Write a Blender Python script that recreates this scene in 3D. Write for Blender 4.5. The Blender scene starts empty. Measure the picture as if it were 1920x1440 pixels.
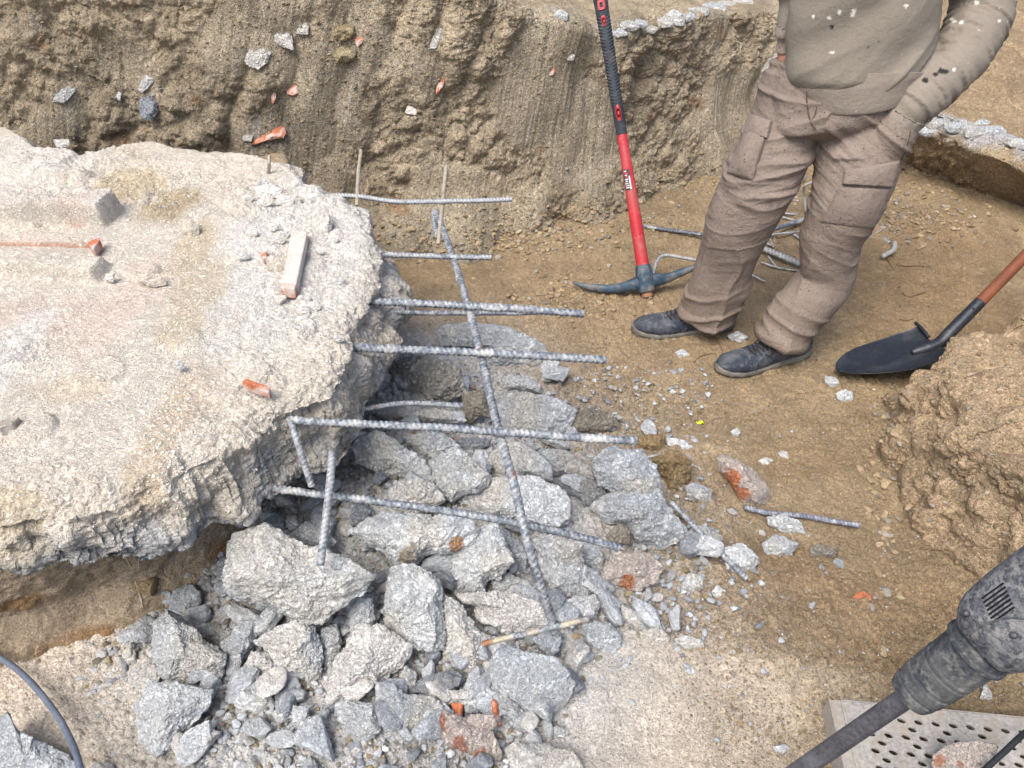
import bpy, bmesh, math, random
import numpy as np
from mathutils import Vector, Matrix

# ------------------------------------------------------------------ camera, sky, sun, exposure
SC = bpy.context.scene
F = 1441.0                       # focal length in photograph pixels (1920 wide)
PITCH = math.radians(40)
CAM = np.array([0.0, 0.0, 1.55])
cd = bpy.data.cameras.new('camera'); cam = bpy.data.objects.new('camera', cd)
SC.collection.objects.link(cam); SC.camera = cam
cd.sensor_width = 36.0; cd.lens = 36.0 * F / 1920.0
cd.clip_start = 0.05; cd.clip_end = 200
cam.location = CAM; cam.rotation_euler = (math.radians(90) - PITCH, 0, 0)
SUN_EL, SUN_AZ = 60, 214         # degrees; azimuth the light comes from, clockwise from +Y
w = bpy.data.worlds.new("World"); SC.world = w; w.use_nodes = True
nt = w.node_tree; nt.nodes.clear()
sky = nt.nodes.new('ShaderNodeTexSky'); sky.sky_type = 'NISHITA'; sky.sun_disc = False
sky.sun_elevation = math.radians(SUN_EL); sky.sun_rotation = math.radians(SUN_AZ)
sky.air_density = 1.0; sky.dust_density = 4.0; sky.ozone_density = 1.0
bg = nt.nodes.new('ShaderNodeBackground'); bg.inputs[1].default_value = 0.125
out = nt.nodes.new('ShaderNodeOutputWorld')
nt.links.new(sky.outputs[0], bg.inputs[0]); nt.links.new(bg.outputs[0], out.inputs[0])
sd = bpy.data.lights.new('sun', 'SUN'); sd.energy = 1.8; sd.angle = math.radians(34); sd.color = (1, .97, .92)
sun = bpy.data.objects.new('sun', sd); SC.collection.objects.link(sun)
_el, _az = math.radians(SUN_EL), math.radians(SUN_AZ)
sdir = Vector((math.sin(_az) * math.cos(_el), math.cos(_az) * math.cos(_el), math.sin(_el)))
sun.rotation_euler = sdir.to_track_quat('Z', 'Y').to_euler(); sun.location = (0, 0, 6)
SC.view_settings.view_transform = 'Standard'; SC.view_settings.look = 'None'
SC.view_settings.exposure = 0.95; SC.view_settings.gamma = 1.0
SC.cycles.max_bounces = 5; SC.cycles.diffuse_bounces = 3

# ------------------------------------------------------------------ pixel -> world
SP, CP = math.sin(PITCH), math.cos(PITCH)
def ray(px, py):
    a = (px - 960) / F; b = (720 - py) / F
    return np.array([a, CP + b * SP, -SP + b * CP])
def hz(px, py, z):
    d = ray(px, py); return CAM + d * ((z - CAM[2]) / d[2])
def hy(px, py, Y):
    d = ray(px, py); return CAM + d * (Y / d[1])
def hd(px, py, dep):
    return CAM + ray(px, py) * dep
def depth_of(P):
    return P[1] * CP + (CAM[2] - P[2]) * SP
def smooth(a, b, x):
    t = np.clip((x - a) / (b - a), 0, 1); return t * t * (3 - 2 * t)

# ------------------------------------------------------------------ noise
_r = np.random.RandomState(11)
PERM = _r.permutation(256); PERM = np.concatenate([PERM, PERM, PERM]).astype(np.int32)
GR = _r.normal(size=(256, 3)); GR = (GR / np.linalg.norm(GR, axis=1)[:, None]).astype(np.float32)
def pn(p, f=1.0, s=0.0):
    q = (np.asarray(p, np.float32) * np.float32(1) * np.asarray(f, np.float32) + np.float32(s * 7.31 + 100.5))
    i0 = np.floor(q); fr = q - i0; i = i0.astype(np.int32) & 255
    u = fr * fr * fr * (fr * (fr * 6 - 15) + 10)
    res = 0
    for dx in (0, 1):
        wx = u[:, 0] if dx else 1 - u[:, 0]
        for dy in (0, 1):
            wy = u[:, 1] if dy else 1 - u[:, 1]
            h = PERM[PERM[(i[:, 0] + dx) & 255] + ((i[:, 1] + dy) & 255)]
            for dz in (0, 1):
                wz = u[:, 2] if dz else 1 - u[:, 2]
                g = GR[PERM[h + ((i[:, 2] + dz) & 255)]]
                res = res + wx * wy * wz * (g[:, 0] * (fr[:, 0] - dx) + g[:, 1] * (fr[:, 1] - dy) + g[:, 2] * (fr[:, 2] - dz))
    return res * 1.6
def fbm(p, f, o=3, g=.5, s=0, billow=False):
    a = 1.0; t = 0; r = 0
    for k in range(o):
        n = pn(p, f * 2.03 ** k, s + k * 3.7)
        r = r + a * (np.abs(n) * 2 - .6 if billow else n); t += a; a *= g
    return r / t
def worley(p, f, s=0):
    """distance to nearest and second nearest feature point (2-D on xy if p has 2 columns)"""
    q = np.asarray(p, np.float32) * f + np.float32(s * 3.3 + 50)
    i0 = np.floor(q).astype(np.int32); fr = q - i0; n = q.shape[1]
    f1 = np.full(len(q), 9., np.float32); f2 = f1.copy(); idv = np.zeros(len(q), np.int32)
    rr = (-1, 0, 1)
    for c in ([(a, b) for a in rr for b in rr] if n == 2 else [(a, b, d) for a in rr for b in rr for d in rr]):
        cell = i0 + np.array(c, np.int32)
        h = PERM[(cell[:, 0]) & 255]; h = PERM[h + (cell[:, 1] & 255)]
        if n == 3: h = PERM[h + (cell[:, 2] & 255)]
        J = (GR[h] * .45 + .5)[:, :n]
        d = np.sqrt((((np.array(c, np.float32) + J) - fr) ** 2).sum(1))
        m = d < f1
        f2 = np.where(m, f1, np.minimum(f2, d)); idv = np.where(m, h, idv); f1 = np.where(m, d, f1)
    return f1, f2, idv

# ------------------------------------------------------------------ mesh building
def mesh_np(name, V, Fc, col=None, smooth_=True):
    me = bpy.data.meshes.new(name)
    V = np.asarray(V, np.float32); Fc = np.asarray(Fc, np.int32); k = Fc.shape[1]
    me.vertices.add(len(V)); me.vertices.foreach_set('co', V.ravel())
    me.loops.add(Fc.size); me.loops.foreach_set('vertex_index', Fc.ravel())
    me.polygons.add(len(Fc))
    me.polygons.foreach_set('loop_start', np.arange(0, Fc.size, k, dtype=np.int32))
    me.polygons.foreach_set('use_smooth', np.full(len(Fc), smooth_))
    me.update(calc_edges=True)
    if col is not None:
        at = me.attributes.new('Col', 'FLOAT_COLOR', 'POINT')
        c4 = np.ones((len(V), 4), np.float32); c4[:, :3] = col
        at.data.foreach_set('color', c4.ravel())
    return me
def grid_faces(nu, nv, wrap_u=False):
    i = np.arange(nu if wrap_u else nu - 1); j = np.arange(nv - 1)
    I, J = np.meshgrid(i, j, indexing='ij'); I2 = (I + 1) % nu
    return np.stack([I * nv + J, I2 * nv + J, I2 * nv + J + 1, I * nv + J + 1], -1).reshape(-1, 4)
def vnormals(V, Fc):
    V = np.asarray(V, np.float64)
    a = V[Fc[:, 1]] - V[Fc[:, 0]]; b = V[Fc[:, 2]] - V[Fc[:, 0]]
    if Fc.shape[1] == 4: a = V[Fc[:, 2]] - V[Fc[:, 0]]; b = V[Fc[:, 3]] - V[Fc[:, 1]]
    n = np.cross(a, b); N = np.zeros_like(V)
    for k in range(Fc.shape[1]):
        for d in range(3):
            N[:, d] += np.bincount(Fc[:, k], n[:, d], len(V))
    L = np.linalg.norm(N, axis=1)[:, None]; return N / np.maximum(L, 1e-12)
def link(name, me, m, parent=None, loc=None):
    o = bpy.data.objects.new(name, me); SC.collection.objects.link(o)
    if m is not None and me is not None:
        me.materials.clear(); me.materials.append(m)
    if parent is not None: o.parent = parent
    if loc is not None: o.location = loc
    return o
def tag(o, label, cat=None, group=None):
    o['label'] = label
    if cat: o['category'] = cat
    if group: o['group'] = group
    return o
def kind(o, k): o['kind'] = k; return o
def origin_to(V, P): return np.asarray(V) - np.asarray(P)
_ico = {}
def ico(n):
    if n not in _ico:
        bm = bmesh.new(); bmesh.ops.create_icosphere(bm, subdivisions=n, radius=1)
        V = np.array([v.co[:] for v in bm.verts]); Fc = np.array([[v.index for v in f.verts] for f in bm.faces])
        bm.free(); _ico[n] = (V, Fc)
    return _ico[n]
def catmull(P, n):
    P = np.asarray(P, float); k = len(P)
    L = np.r_[0, np.cumsum(np.linalg.norm(np.diff(P[:, :min(3, P.shape[1])], axis=0), axis=1) + 1e-9)]
    t = np.linspace(0, L[-1], n); i = np.clip(np.searchsorted(L, t, 'right') - 1, 0, k - 2)
    u = ((t - L[i]) / (L[i + 1] - L[i]))[:, None]
    p1, p2 = P[i], P[i + 1]; p0 = P[np.maximum(i - 1, 0)]; p3 = P[np.minimum(i + 2, k - 1)]
    return .5 * ((2 * p1) + (-p0 + p2) * u + (2 * p0 - 5 * p1 + 4 * p2 - p3) * u ** 2 + (-p0 + 3 * p1 - 3 * p2 + p3) * u ** 3)
def frames(C, ref):
    T = np.gradient(C, axis=0); T /= np.linalg.norm(T, axis=1)[:, None]
    A = np.cross(T, ref); A /= np.linalg.norm(A, axis=1)[:, None]
    B = np.cross(A, T); return T, A, B
def tube(C, R, nseg=12, ref=(0.13, .21, .97), rb=None, mod=None, cap=True):
    """swept tube: centres C (n,3), radii R; mod(i_len, angle)->radius factor"""
    C = np.asarray(C, float); n = len(C); R = np.broadcast_to(R, (n,)) if np.ndim(R) < 2 else R
    rb = R if rb is None else np.broadcast_to(rb, (n,))
    T, A, B = frames(C, np.asarray(ref, float)); th = np.arange(nseg) / nseg * 2 * np.pi
    L = np.r_[0, np.cumsum(np.linalg.norm(np.diff(C, axis=0), axis=1))]
    m = np.ones((n, nseg)) if mod is None else mod(L[:, None], th[None, :])
    V = C[:, None, :] + (A[:, None, :] * np.cos(th)[None, :, None] * (R[:, None] * m)[..., None] + B[:, None, :] * np.sin(th)[None, :, None] * (rb[:, None] * m)[..., None])
    V = V.reshape(-1, 3)
    i, j = np.meshgrid(np.arange(n - 1), np.arange(nseg), indexing='ij'); j2 = (j + 1) % nseg
    Fq = np.stack([i * nseg + j, i * nseg + j2, (i + 1) * nseg + j2, (i + 1) * nseg + j], -1).reshape(-1, 4)
    if cap:
        V = np.vstack([V, C[0], C[-1]]); a = len(V) - 2; b = a + 1
        j = np.arange(nseg); j2 = (j + 1) % nseg
        f0 = np.stack([np.full(nseg, a), j2, j, np.full(nseg, a)], -1); f1 = np.stack([np.full(nseg, b), (n - 1) * nseg + j, (n - 1) * nseg + j2, np.full(nseg, b)], -1)
        return V, (Fq, np.vstack([f0[:, :3], f1[:, :3]]))
    return V, (Fq, None)
def mesh_mixed(name, parts, col=None, smooth_=True):
    """parts: list of (V, (quads, tris))"""
    me = bpy.data.meshes.new(name); Vs = []; faces = []; off = 0
    lo = []; tot = []
    for V, (q, t) in parts:
        Vs.append(V)
        for f in (q, t):
            if f is not None and len(f):
                lo.append((np.asarray(f) + off).ravel()); tot.append(np.full(len(f), f.shape[1]))
        off += len(V)
    V = np.vstack(Vs).astype(np.float32); L = np.concatenate(lo).astype(np.int32); Tt = np.concatenate(tot)
    me.vertices.add(len(V)); me.vertices.foreach_set('co', V.ravel())
    me.loops.add(len(L)); me.loops.foreach_set('vertex_index', L)
    me.polygons.add(len(Tt)); me.polygons.foreach_set('loop_start', np.r_[0, np.cumsum(Tt)[:-1]].astype(np.int32))
    me.polygons.foreach_set('use_smooth', np.full(len(Tt), smooth_))
    me.update(calc_edges=True)
    if col is not None:
        at = me.attributes.new('Col', 'FLOAT_COLOR', 'POINT'); c4 = np.ones((len(V), 4), np.float32); c4[:, :3] = col
        at.data.foreach_set('color', c4.ravel())
    return me
def box_part(cx, ax, ay, az):
    """box with half-axes ax, ay, az (vectors)"""
    c = np.asarray(cx, float); s = [(-1, -1, -1), (1, -1, -1), (1, 1, -1), (-1, 1, -1), (-1, -1, 1), (1, -1, 1), (1, 1, 1), (-1, 1, 1)]
    V = np.array([c + a * np.asarray(ax) + b * np.asarray(ay) + d * np.asarray(az) for a, b, d in s])
    return V, (np.array([[0, 3, 2, 1], [4, 5, 6, 7], [0, 1, 5, 4], [1, 2, 6, 5], [2, 3, 7, 6], [3, 0, 4, 7]]), None)

# ------------------------------------------------------------------ materials
def _n(t, typ, **kw):
    n = t.nodes.new(typ)
    for k, v in kw.items(): setattr(n, k, v)
    return n
def mat(name, col=None, attr=True, var=.35, vscale=9, fine=140, finev=.35, speck=None, bump=1.0, bscale=(70, 260), bdist=(.004, .0015), rough=.95, metal=0, spots=None, spec=.25, crack=0, dots=None, detail=8):
    """procedural dirty mineral / paint / cloth surface in object space"""
    m = bpy.data.materials.new(name); m.use_nodes = True; t = m.node_tree; b = t.nodes['Principled BSDF']; L = t.links.new
    tc = _n(t, 'ShaderNodeTexCoord').outputs['Object']
    def noise(sc, det=6, ro=.6):
        n = _n(t, 'ShaderNodeTexNoise'); n.inputs['Scale'].default_value = sc; n.inputs['Detail'].default_value = det; n.inputs['Roughness'].default_value = ro
        L(tc, n.inputs['Vector']); return n.outputs['Fac']
    def mrange(x, a, b_, c, d):
        n = _n(t, 'ShaderNodeMapRange'); n.inputs[1].default_value = a; n.inputs[2].default_value = b_; n.inputs[3].default_value = c; n.inputs[4].default_value = d
        L(x, n.inputs[0]); return n.outputs[0]
    def math_(op, x, y):
        n = _n(t, 'ShaderNodeMath', operation=op)
        for i, v in enumerate((x, y)):
            if isinstance(v, (int, float)): n.inputs[i].default_value = v
            else: L(v, n.inputs[i])
        return n.outputs[0]
    def mix(f, A, B, typ='MIX'):
        n = _n(t, 'ShaderNodeMix', data_type='RGBA', blend_type=typ)
        if isinstance(f, (int, float)): n.inputs[0].default_value = f
        else: L(f, n.inputs[0])
        for i, v in ((6, A), (7, B)):
            if isinstance(v, tuple): n.inputs[i].default_value = (*v, 1)
            else: L(v, n.inputs[i])
        return n.outputs[2]
    if attr:
        a = _n(t, 'ShaderNodeAttribute', attribute_name='Col'); c = a.outputs['Color']
    else:
        rgb = _n(t, 'ShaderNodeRGB'); rgb.outputs[0].default_value = (*col, 1); c = rgb.outputs[0]
    n1 = mrange(noise(vscale, 5), .3, .7, 1 - var, 1 + var); n2 = mrange(noise(fine, 4, .7), .3, .7, 1 - finev, 1 + finev)
    f = math_('MULTIPLY', n1, n2)
    vm = _n(t, 'ShaderNodeVectorMath', operation='SCALE'); L(c, vm.inputs[0]); L(f, vm.inputs['Scale']); c = vm.outputs[0]
    for sp in (speck or []):      # (scale, threshold, colour, strength)
        v = _n(t, 'ShaderNodeTexVoronoi'); v.inputs['Scale'].default_value = sp[0]; L(tc, v.inputs['Vector'])
        sep = _n(t, 'ShaderNodeSeparateColor'); L(v.outputs['Color'], sep.inputs[0])
        r = mrange(v.outputs['Distance'], sp[1], sp[1] * .6, 0, 1)
        pick = mrange(sep.outputs[0], sp[4] if len(sp) > 4 else .6, (sp[4] if len(sp) > 4 else .6) + .02, 0, sp[3])
        c = mix(math_('MULTIPLY', r, pick), c, sp[2])
    for (sc, lo, hi, rgb, st) in (spots or []):     # noise patches
        c = mix(mrange(noise(sc, 7, .65), lo, hi, 0, st), c, rgb)
    L(c, b.inputs['Base Color'])
    b.inputs['Roughness'].default_value = rough; b.inputs['Metallic'].default_value = metal; b.inputs['Specular IOR Level'].default_value = spec
    if bump:
        h1 = noise(bscale[0], detail, .65)
        if crack:
            for cs_, cw in ((bscale[0] * .35, crack), (bscale[0] * 1.1, crack * .6)):
                ab = math_('ABSOLUTE', math_('SUBTRACT', noise(cs_, 4, .7), .5), 0.0); h1 = math_('ADD', h1, math_('MULTIPLY', math_('MINIMUM', math_('MULTIPLY', ab, 9.0), .45), cw))
        bp = _n(t, 'ShaderNodeBump'); bp.inputs['Strength'].default_value = min(1, bump); bp.inputs['Distance'].default_value = bdist[0] * max(1, bump)
        L(h1, bp.inputs['Height'])
        v = _n(t, 'ShaderNodeTexVoronoi'); v.inputs['Scale'].default_value = bscale[1]; L(tc, v.inputs['Vector'])
        hh = math_('ADD', math_('MULTIPLY', v.outputs['Distance'], -.35), noise(bscale[1] * .8, 5, .75))
        b2 = _n(t, 'ShaderNodeBump'); b2.inputs['Strength'].default_value = min(1, bump); b2.inputs['Distance'].default_value = bdist[1] * max(1, bump)
        L(hh, b2.inputs['Height']); L(bp.outputs[0], b2.inputs['Normal']); L(b2.outputs[0], b.inputs['Normal'])
    return m
M = {}
M['soil'] = mat('soil', crack=.5, var=.22, vscale=7, fine=170, finev=.3, speck=[(150, .34, (.13, .095, .06), .55, .64), (110, .26, (.58, .52, .42), .75, .84), (60, .25, (.40, .38, .35), .7, .92)], bump=1.0, bscale=(60, 230), bdist=(.010, .0035))  # darkest specks colour in crevice shade; paler ones are grains
M['wallsoil'] = mat('wallsoil', crack=.8, var=.24, vscale=6, fine=130, finev=.3, speck=[(130, .34, (.10, .08, .055), .6, .68), (45, .25, (.55, .52, .47), .7, .95), (100, .26, (.52, .46, .36), .6, .86)], bump=1.0, bscale=(45, 190), bdist=(.012, .0035))  # darkest specks put shade of fine crevices into the wall colour
M['slab'] = mat('slab', crack=.7, var=.07, vscale=8, fine=210, finev=.10, speck=[(170, .30, (.30, .27, .22), .65, .72), (90, .25, (.42, .39, .33), .6, .88), (55, .25, (.82, .80, .76), .6, .85)], bump=1.0, bscale=(70, 280), bdist=(.007, .0018))  # dark specks put pore shade into the colour; pale ones are aggregate
M['rock'] = mat('rock', crack=1.1, spots=[(11, .54, .66, (.30, .27, .22), .35)], var=.22, vscale=14, fine=160, finev=.2, speck=[(170, .28, (.20, .21, .22), .5, .76), (90, .24, (.20, .21, .22), .55, .90), (40, .26, (.70, .69, .66), .5, .90)], bump=1.0, bscale=(75, 260), bdist=(.009, .0028))  # dark specks stand in colour for shaded pits; pale ones are aggregate
M['gravel'] = mat('gravel', var=.25, vscale=30, fine=200, finev=.2, bump=.8, bscale=(150, 400), bdist=(.003, .001))
M['brick'] = mat('brick', var=.2, vscale=20, fine=160, finev=.25, spots=[(22, .48, .62, (.55, .50, .46), .85)], bump=1, bscale=(90, 300), bdist=(.004, .0015))
M['rock_s'] = mat('rock_s', var=.2, vscale=1.5, fine=9, finev=.25, crack=.8, bump=1.0, bscale=(3.5, 14), bdist=(.008, .0025))
M['gravel_s'] = mat('gravel_s', var=.2, vscale=30, fine=200, finev=.2, bump=.6, bscale=(150, 400), bdist=(.002, .001))
# ------------------------------------------------------------------ terrain
def pl(x, y, cx, cy, rx, ry): return np.exp(-(((x - cx) / rx) ** 2 + ((y - cy) / ry) ** 2))
def H(x, y):
    """macro height of the pit floor"""
    x = np.asarray(x, float); y = np.asarray(y, float)
    z = .17 * pl(x, y, -.30, 1.25, .38, .33) + .10 * pl(x, y, -.35, 1.75, .22, .3) + .08 * pl(x, y, .12, 1.35, .3, .22) + .05 * pl(x, y, -.2, .8, .4, .3)
    z += .10 * smooth(1.0, 1.6, x) * smooth(2.6, 2.9, y) * .5
    z += .05 * pl(x, y, .55, .98, .35, .18) - .03 * pl(x, y, .9, 1.2, .3, .3)
    z += .12 * pl(x, y, -.25, 2.85, .45, .16)
    z += .06 * smooth(1.25, 2.0, x) * smooth(2.2, 1.4, y)
    return z
def hh(px, py, lift=0.0):
    """where the ray through a pixel meets the floor raised by lift"""
    d = ray(px, py); ts = np.linspace(1.0, 5.5, 900); P = CAM + d * ts[:, None]
    e = P[:, 2] - (H(P[:, 0], P[:, 1]) + lift); k = int(np.argmax(e < 0)); return P[k]
def paint(col, P, blobs, z=None, hit=None):
    """pigment patches: (px, py, radius_px_x, radius_px_y, colour, strength)"""
    for (px, py, rx, ry, c, st) in blobs:
        Q = hit(px, py); Qx = hit(px + rx, py); Qy = hit(px, py - ry)
        ax = abs(Qx[0] - Q[0]); ay = max(abs(Qy[1] - Q[1]), 1e-3)
        n = fblob
        d = np.sqrt(((P[:, 0] - Q[0]) / ax) ** 2 + ((P[:, 1] - Q[1]) / ay) ** 2) + n * .45
        wgt = (smooth(1.15, .6, d) * st)[:, None]
        col[:] = col * (1 - wgt) + np.array(c) * wgt
    return col

TAN = (.34, .26, .165); TAN2 = (.30, .215, .125); BROWN = (.27, .185, .10); PALE = (.54, .45, .345); GREY = (.36, .36, .35); LGREY = (.45, .44, .42)
def build_floor():
    global fblob
    nx, ny = 1150, 850
    yy = np.geomspace(.42, 4.6, ny); uu = np.linspace(-1, 1, nx)
    Y, U = np.meshgrid(yy, uu, indexing='ij'); X = U * (.75 + .80 * Y)
    X = X.ravel(); Y = Y.ravel(); P = np.stack([X, Y, np.zeros_like(X)], 1).astype(np.float32)
    Z = H(X, Y)
    fblob = fbm(P, 9, 3, s=5)
    rough = smooth(-.3, .35, pn(P, 1.7, 3)); qq = hz(1240, 1380, 0); flat = smooth(1.2, .7, np.sqrt(((X - qq[0]) / .42) ** 2 + ((Y - qq[1]) / .22) ** 2) + .4 * fblob)
    pile = np.clip(pl(X, Y, -.28, 1.1, .5, .55) * 1.5 + pl(X, Y, -.3, 1.8, .3, .3), 0, 1)
    Z = Z + .016 * fbm(P, 3.1, 2) + .008 * fbm(P, 11, 2, s=2) * (.6 + .8 * rough)
    Z += (.0050 + .006 * rough + .008 * pile) * fbm(P, 32, 3, .6, s=4, billow=True)
    Z -= flat * .75 * (.0050 + .006 * rough + .008 * pile) * fbm(P, 32, 3, .6, s=4, billow=True)
    f1, f2, idv = worley(P[:, :2], 40, 1)
    clod = (PERM[idv] > 150) * smooth(.5, .15, f1)
    Z += (1 - .9 * flat) * clod * (.004 + .006 * pile + .004 * rough) 
    Z += (1 - .5 * flat) * .0034 * fbm(P, 110, 2, .7, s=8, billow=True)
    # wheel / shovel scrape lines in the brown band
    V = np.stack([X, Y, Z], 1)
    col = np.tile(np.array(TAN), (len(X), 1)); 
    k = fbm(P, 2.2, 3, s=9)[:, None]; col = col * (1 + .25 * k)
    blobs = [(1240, 1350, 300, 150, PALE, .9), (1480, 1300, 200, 100, PALE, .5), (150, 1280, 260, 160, (.76, .67, .57), .95), (60, 1150, 200, 60, (.62, .53, .42), .8),  # bottom-left: pale dust, its colour lightened further to offset the slab's shade
             (1000, 600, 360, 140, (.34, .25, .155), .6), (1300, 720, 300, 120, (.33, .25, .155), .5), (1450, 1050, 120, 60, BROWN, .75), (1330, 1180, 260, 50, TAN2, .8),
             (1600, 1230, 200, 40, BROWN, .6), (1450, 1130, 200, 50, BROWN, .55), (1290, 890, 70, 60, BROWN, .5), (1500, 860, 110, 40, TAN2, .6),
             (1660, 1130, 180, 90, (.38, .27, .16), .6), (1750, 600, 200, 120, (.36, .25, .14), .6), (1700, 470, 200, 80, (.33, .23, .13), .6)]
    paint(col, V, blobs, hit=lambda a, b: hz(a, b, 0.0))
    col = col * np.array([1.01, .985, .93])
    pk = np.clip(pile * 1.35, 0, .92)[:, None]; col = col * (1 - pk) + np.array([.58, .575, .56]) * pk * (1 + .3 * k)
    col *= (1 + .15 * fbm(P, 24, 2, s=12))[:, None]
    Fc = grid_faces(ny, nx)[:, ::-1]
    o = link('ground', mesh_np('ground', V, Fc, col), M['soil']); kind(o, 'structure')
build_floor()

def curtain(name, path, prof, nu, s_face, disp, colf, m, side=1, far=4.0, nv=260, nplat=130, plat_len=1.3, plat_rise=.0):
    """earth face swept along a plan path: prof(s, X, Y, t)->(out, z) for t 0..1 up the face; then a plateau"""
    C = catmull(np.array([(*p, 0) for p in path]), nu)
    T = np.gradient(C, axis=0); T /= np.linalg.norm(T, axis=1)[:, None]
    O = np.stack([-T[:, 1], T[:, 0], T[:, 2]], 1) * side          # away from the pit
    kk = 41; ker = np.hanning(kk + 2)[1:-1]; ker /= ker.sum()
    for d in range(2): O[:, d] = np.convolve(np.pad(O[:, d], kk // 2, mode='edge'), ker, 'valid')
    S = np.r_[0, np.cumsum(np.linalg.norm(np.diff(C, axis=0), axis=1))]
    t = np.linspace(0, 1, nv)
    Tt, Ss = np.meshgrid(t, S, indexing='xy'); Xc = np.repeat(C[:, :1], nv, 1); Yc = np.repeat(C[:, 1:2], nv, 1)
    o_, z_ = prof(Ss, Xc, Yc, Tt)
    q = np.r_[np.linspace(0, 1, nplat)[1:] ** 1.0 * plat_len, plat_len + np.linspace(0, 1, 14)[1:] ** 1.5 * far]
    Q = np.repeat(q[None, :], nu, 0)
    o2 = o_[:, -1:] + Q; z2 = z_[:, -1:] + plat_rise * np.minimum(Q, 2.5) + .0 * Q
    Of = np.concatenate([o_, o2], 1); Zf = np.concatenate([z_, z2], 1); n = Of.shape[1]
    V = C[:, None, :] + O[:, None, :] * Of[..., None]; V[..., 2] = Zf
    V = V.reshape(-1, 3); Fc = grid_faces(nu, n)
    if side < 0: Fc = Fc[:, ::-1]
    N = vnormals(V, Fc)
    plat = (np.concatenate([np.zeros_like(o_), np.minimum(Q / .08, 1)], 1)).ravel()
    SS = np.repeat(S[:, None], n, 1).ravel()
    d, aux = disp(V.astype(np.float32), SS, plat)
    V = V + N * d[:, None]
    col = colf(V, SS, plat, aux)
    return kind(link(name, mesh_np(name, V, Fc, col), m), 'structure')

WALLC = np.array([.37, .308, .225])
def disp_wall(P, S, plat):
    st = np.stack([S - P[:, 2] * .30, P[:, 2], P[:, 1] * .2], 1).astype(np.float32)
    sm = smooth(-.30, .05, pn(st * np.array([3.2, 2.4, 1], np.float32), 1, 4) + .5 * pn(P, 5.0, 8))     # 1 = scraped smooth
    sm = sm * (1 - plat)
    teeth = np.abs(pn(st * np.array([4.5, 1.6, 1], np.float32) + .25 * pn(P, 4, 3)[:, None], 1, 2)) * .050
    streak = pn(st * np.array([70, 3.0, 1], np.float32), 1, 6) * .0035 + pn(st * np.array([160, 4, 1], np.float32), 1, 7) * .0015
    f1, f2, idv = worley(P, 14, 2); g1, g2, _ = worley(P, 38, 5)
    crumb = .030 * fbm(P, 6, 2, .55, s=1, billow=True) + .026 * (.5 - f1) * (.4 + 1.2 * (PERM[idv] > 120)) + .012 * (.5 - g1) + .010 * fbm(P, 45, 3, .65, s=3, billow=True)
    rel = .35 + .65 * (1 - plat)
    d = teeth * (1 - plat) + sm * streak + (1 - sm) * crumb * rel + .0018 * fbm(P, 110, 2, s=9) + .035 * pn(P, 1.6, 5) * (1 - .5 * plat) + .02 * pn(P, 4.2, 15)
    return d, (sm, crumb)
def col_wall(V, S, plat, aux):
    sm, crumb = aux; P = V.astype(np.float32)
    c = np.tile(WALLC, (len(V), 1)); n = fbm(P, 3.0, 3, s=21); c = c * (1 + .22 * n[:, None])
    c = c * (1 - sm[:, None] * .6) + np.array([.365, .32, .25]) * sm[:, None] * .6
    st = np.stack([S - P[:, 2] * .3, P[:, 2] * .12, P[:, 1] * 0], 1).astype(np.float32)
    white = smooth(.36, .52, fbm(st, 22, 2, s=31)) * sm; c = c * (1 - white[:, None] * .4) + np.array([.58, .56, .52]) * white[:, None] * .4
    red = smooth(.40, .55, fbm(P, 7, 2, s=41)) * (1 - plat); c = c * (1 - red[:, None] * .5) + np.array([.26, .14, .075]) * red[:, None] * .5
    c = c * (1 - plat[:, None] * .6) + np.array([.36, .29, .20]) * plat[:, None] * .6
    c = c * (1 + .45 * np.clip((P[:, 0] + 1.0) / 2.0, 0, .35))[:, None] * np.array([1.0, .98, .93])
    return np.clip(c, .02, .9)
def top_h(X): return np.interp(X, [-1.6, -.7, -.25, .1, .4, 1.0, 1.6], [1.20, 1.12, .98, .82, .70, .64, .50])
def prof_wall(S, X, Y, t):
    T = top_h(X); f = np.clip(t * 1.03, 0, 1); lean = np.interp(X, [-1, 0, .5, 1.5], [.05, .16, .16, .20])
    z = -.05 + (T + .05) * np.sin(f * np.pi / 2) ** .95
    o = lean * np.clip(z, 0, 2) + .16 * np.clip(t - .8, 0, 1) * 1.2 * np.interp(X, [-.6, 0, .5], [.3, 2.0, .7])
    o = o + (.10 + .05 * np.sin(S * 9) + .03 * np.sin(S * 23 + 1)) * smooth(.24, .0, z) * -1.0 * np.interp(X, [-.2, .2, 1], [1, .7, .5])   # talus at the foot
    return o, z
curtain('earth_bank', [(-3.2, 2.45), (-2.2, 2.60), (-1.2, 2.66), (-.5, 2.72), (-.05, 2.78), (.39, 3.02), (.97, 3.50), (1.35, 3.80), (2.2, 4.4), (3.5, 5.0)],
        prof_wall, 1500, None, disp_wall, col_wall, M['wallsoil'], side=1)

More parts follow.
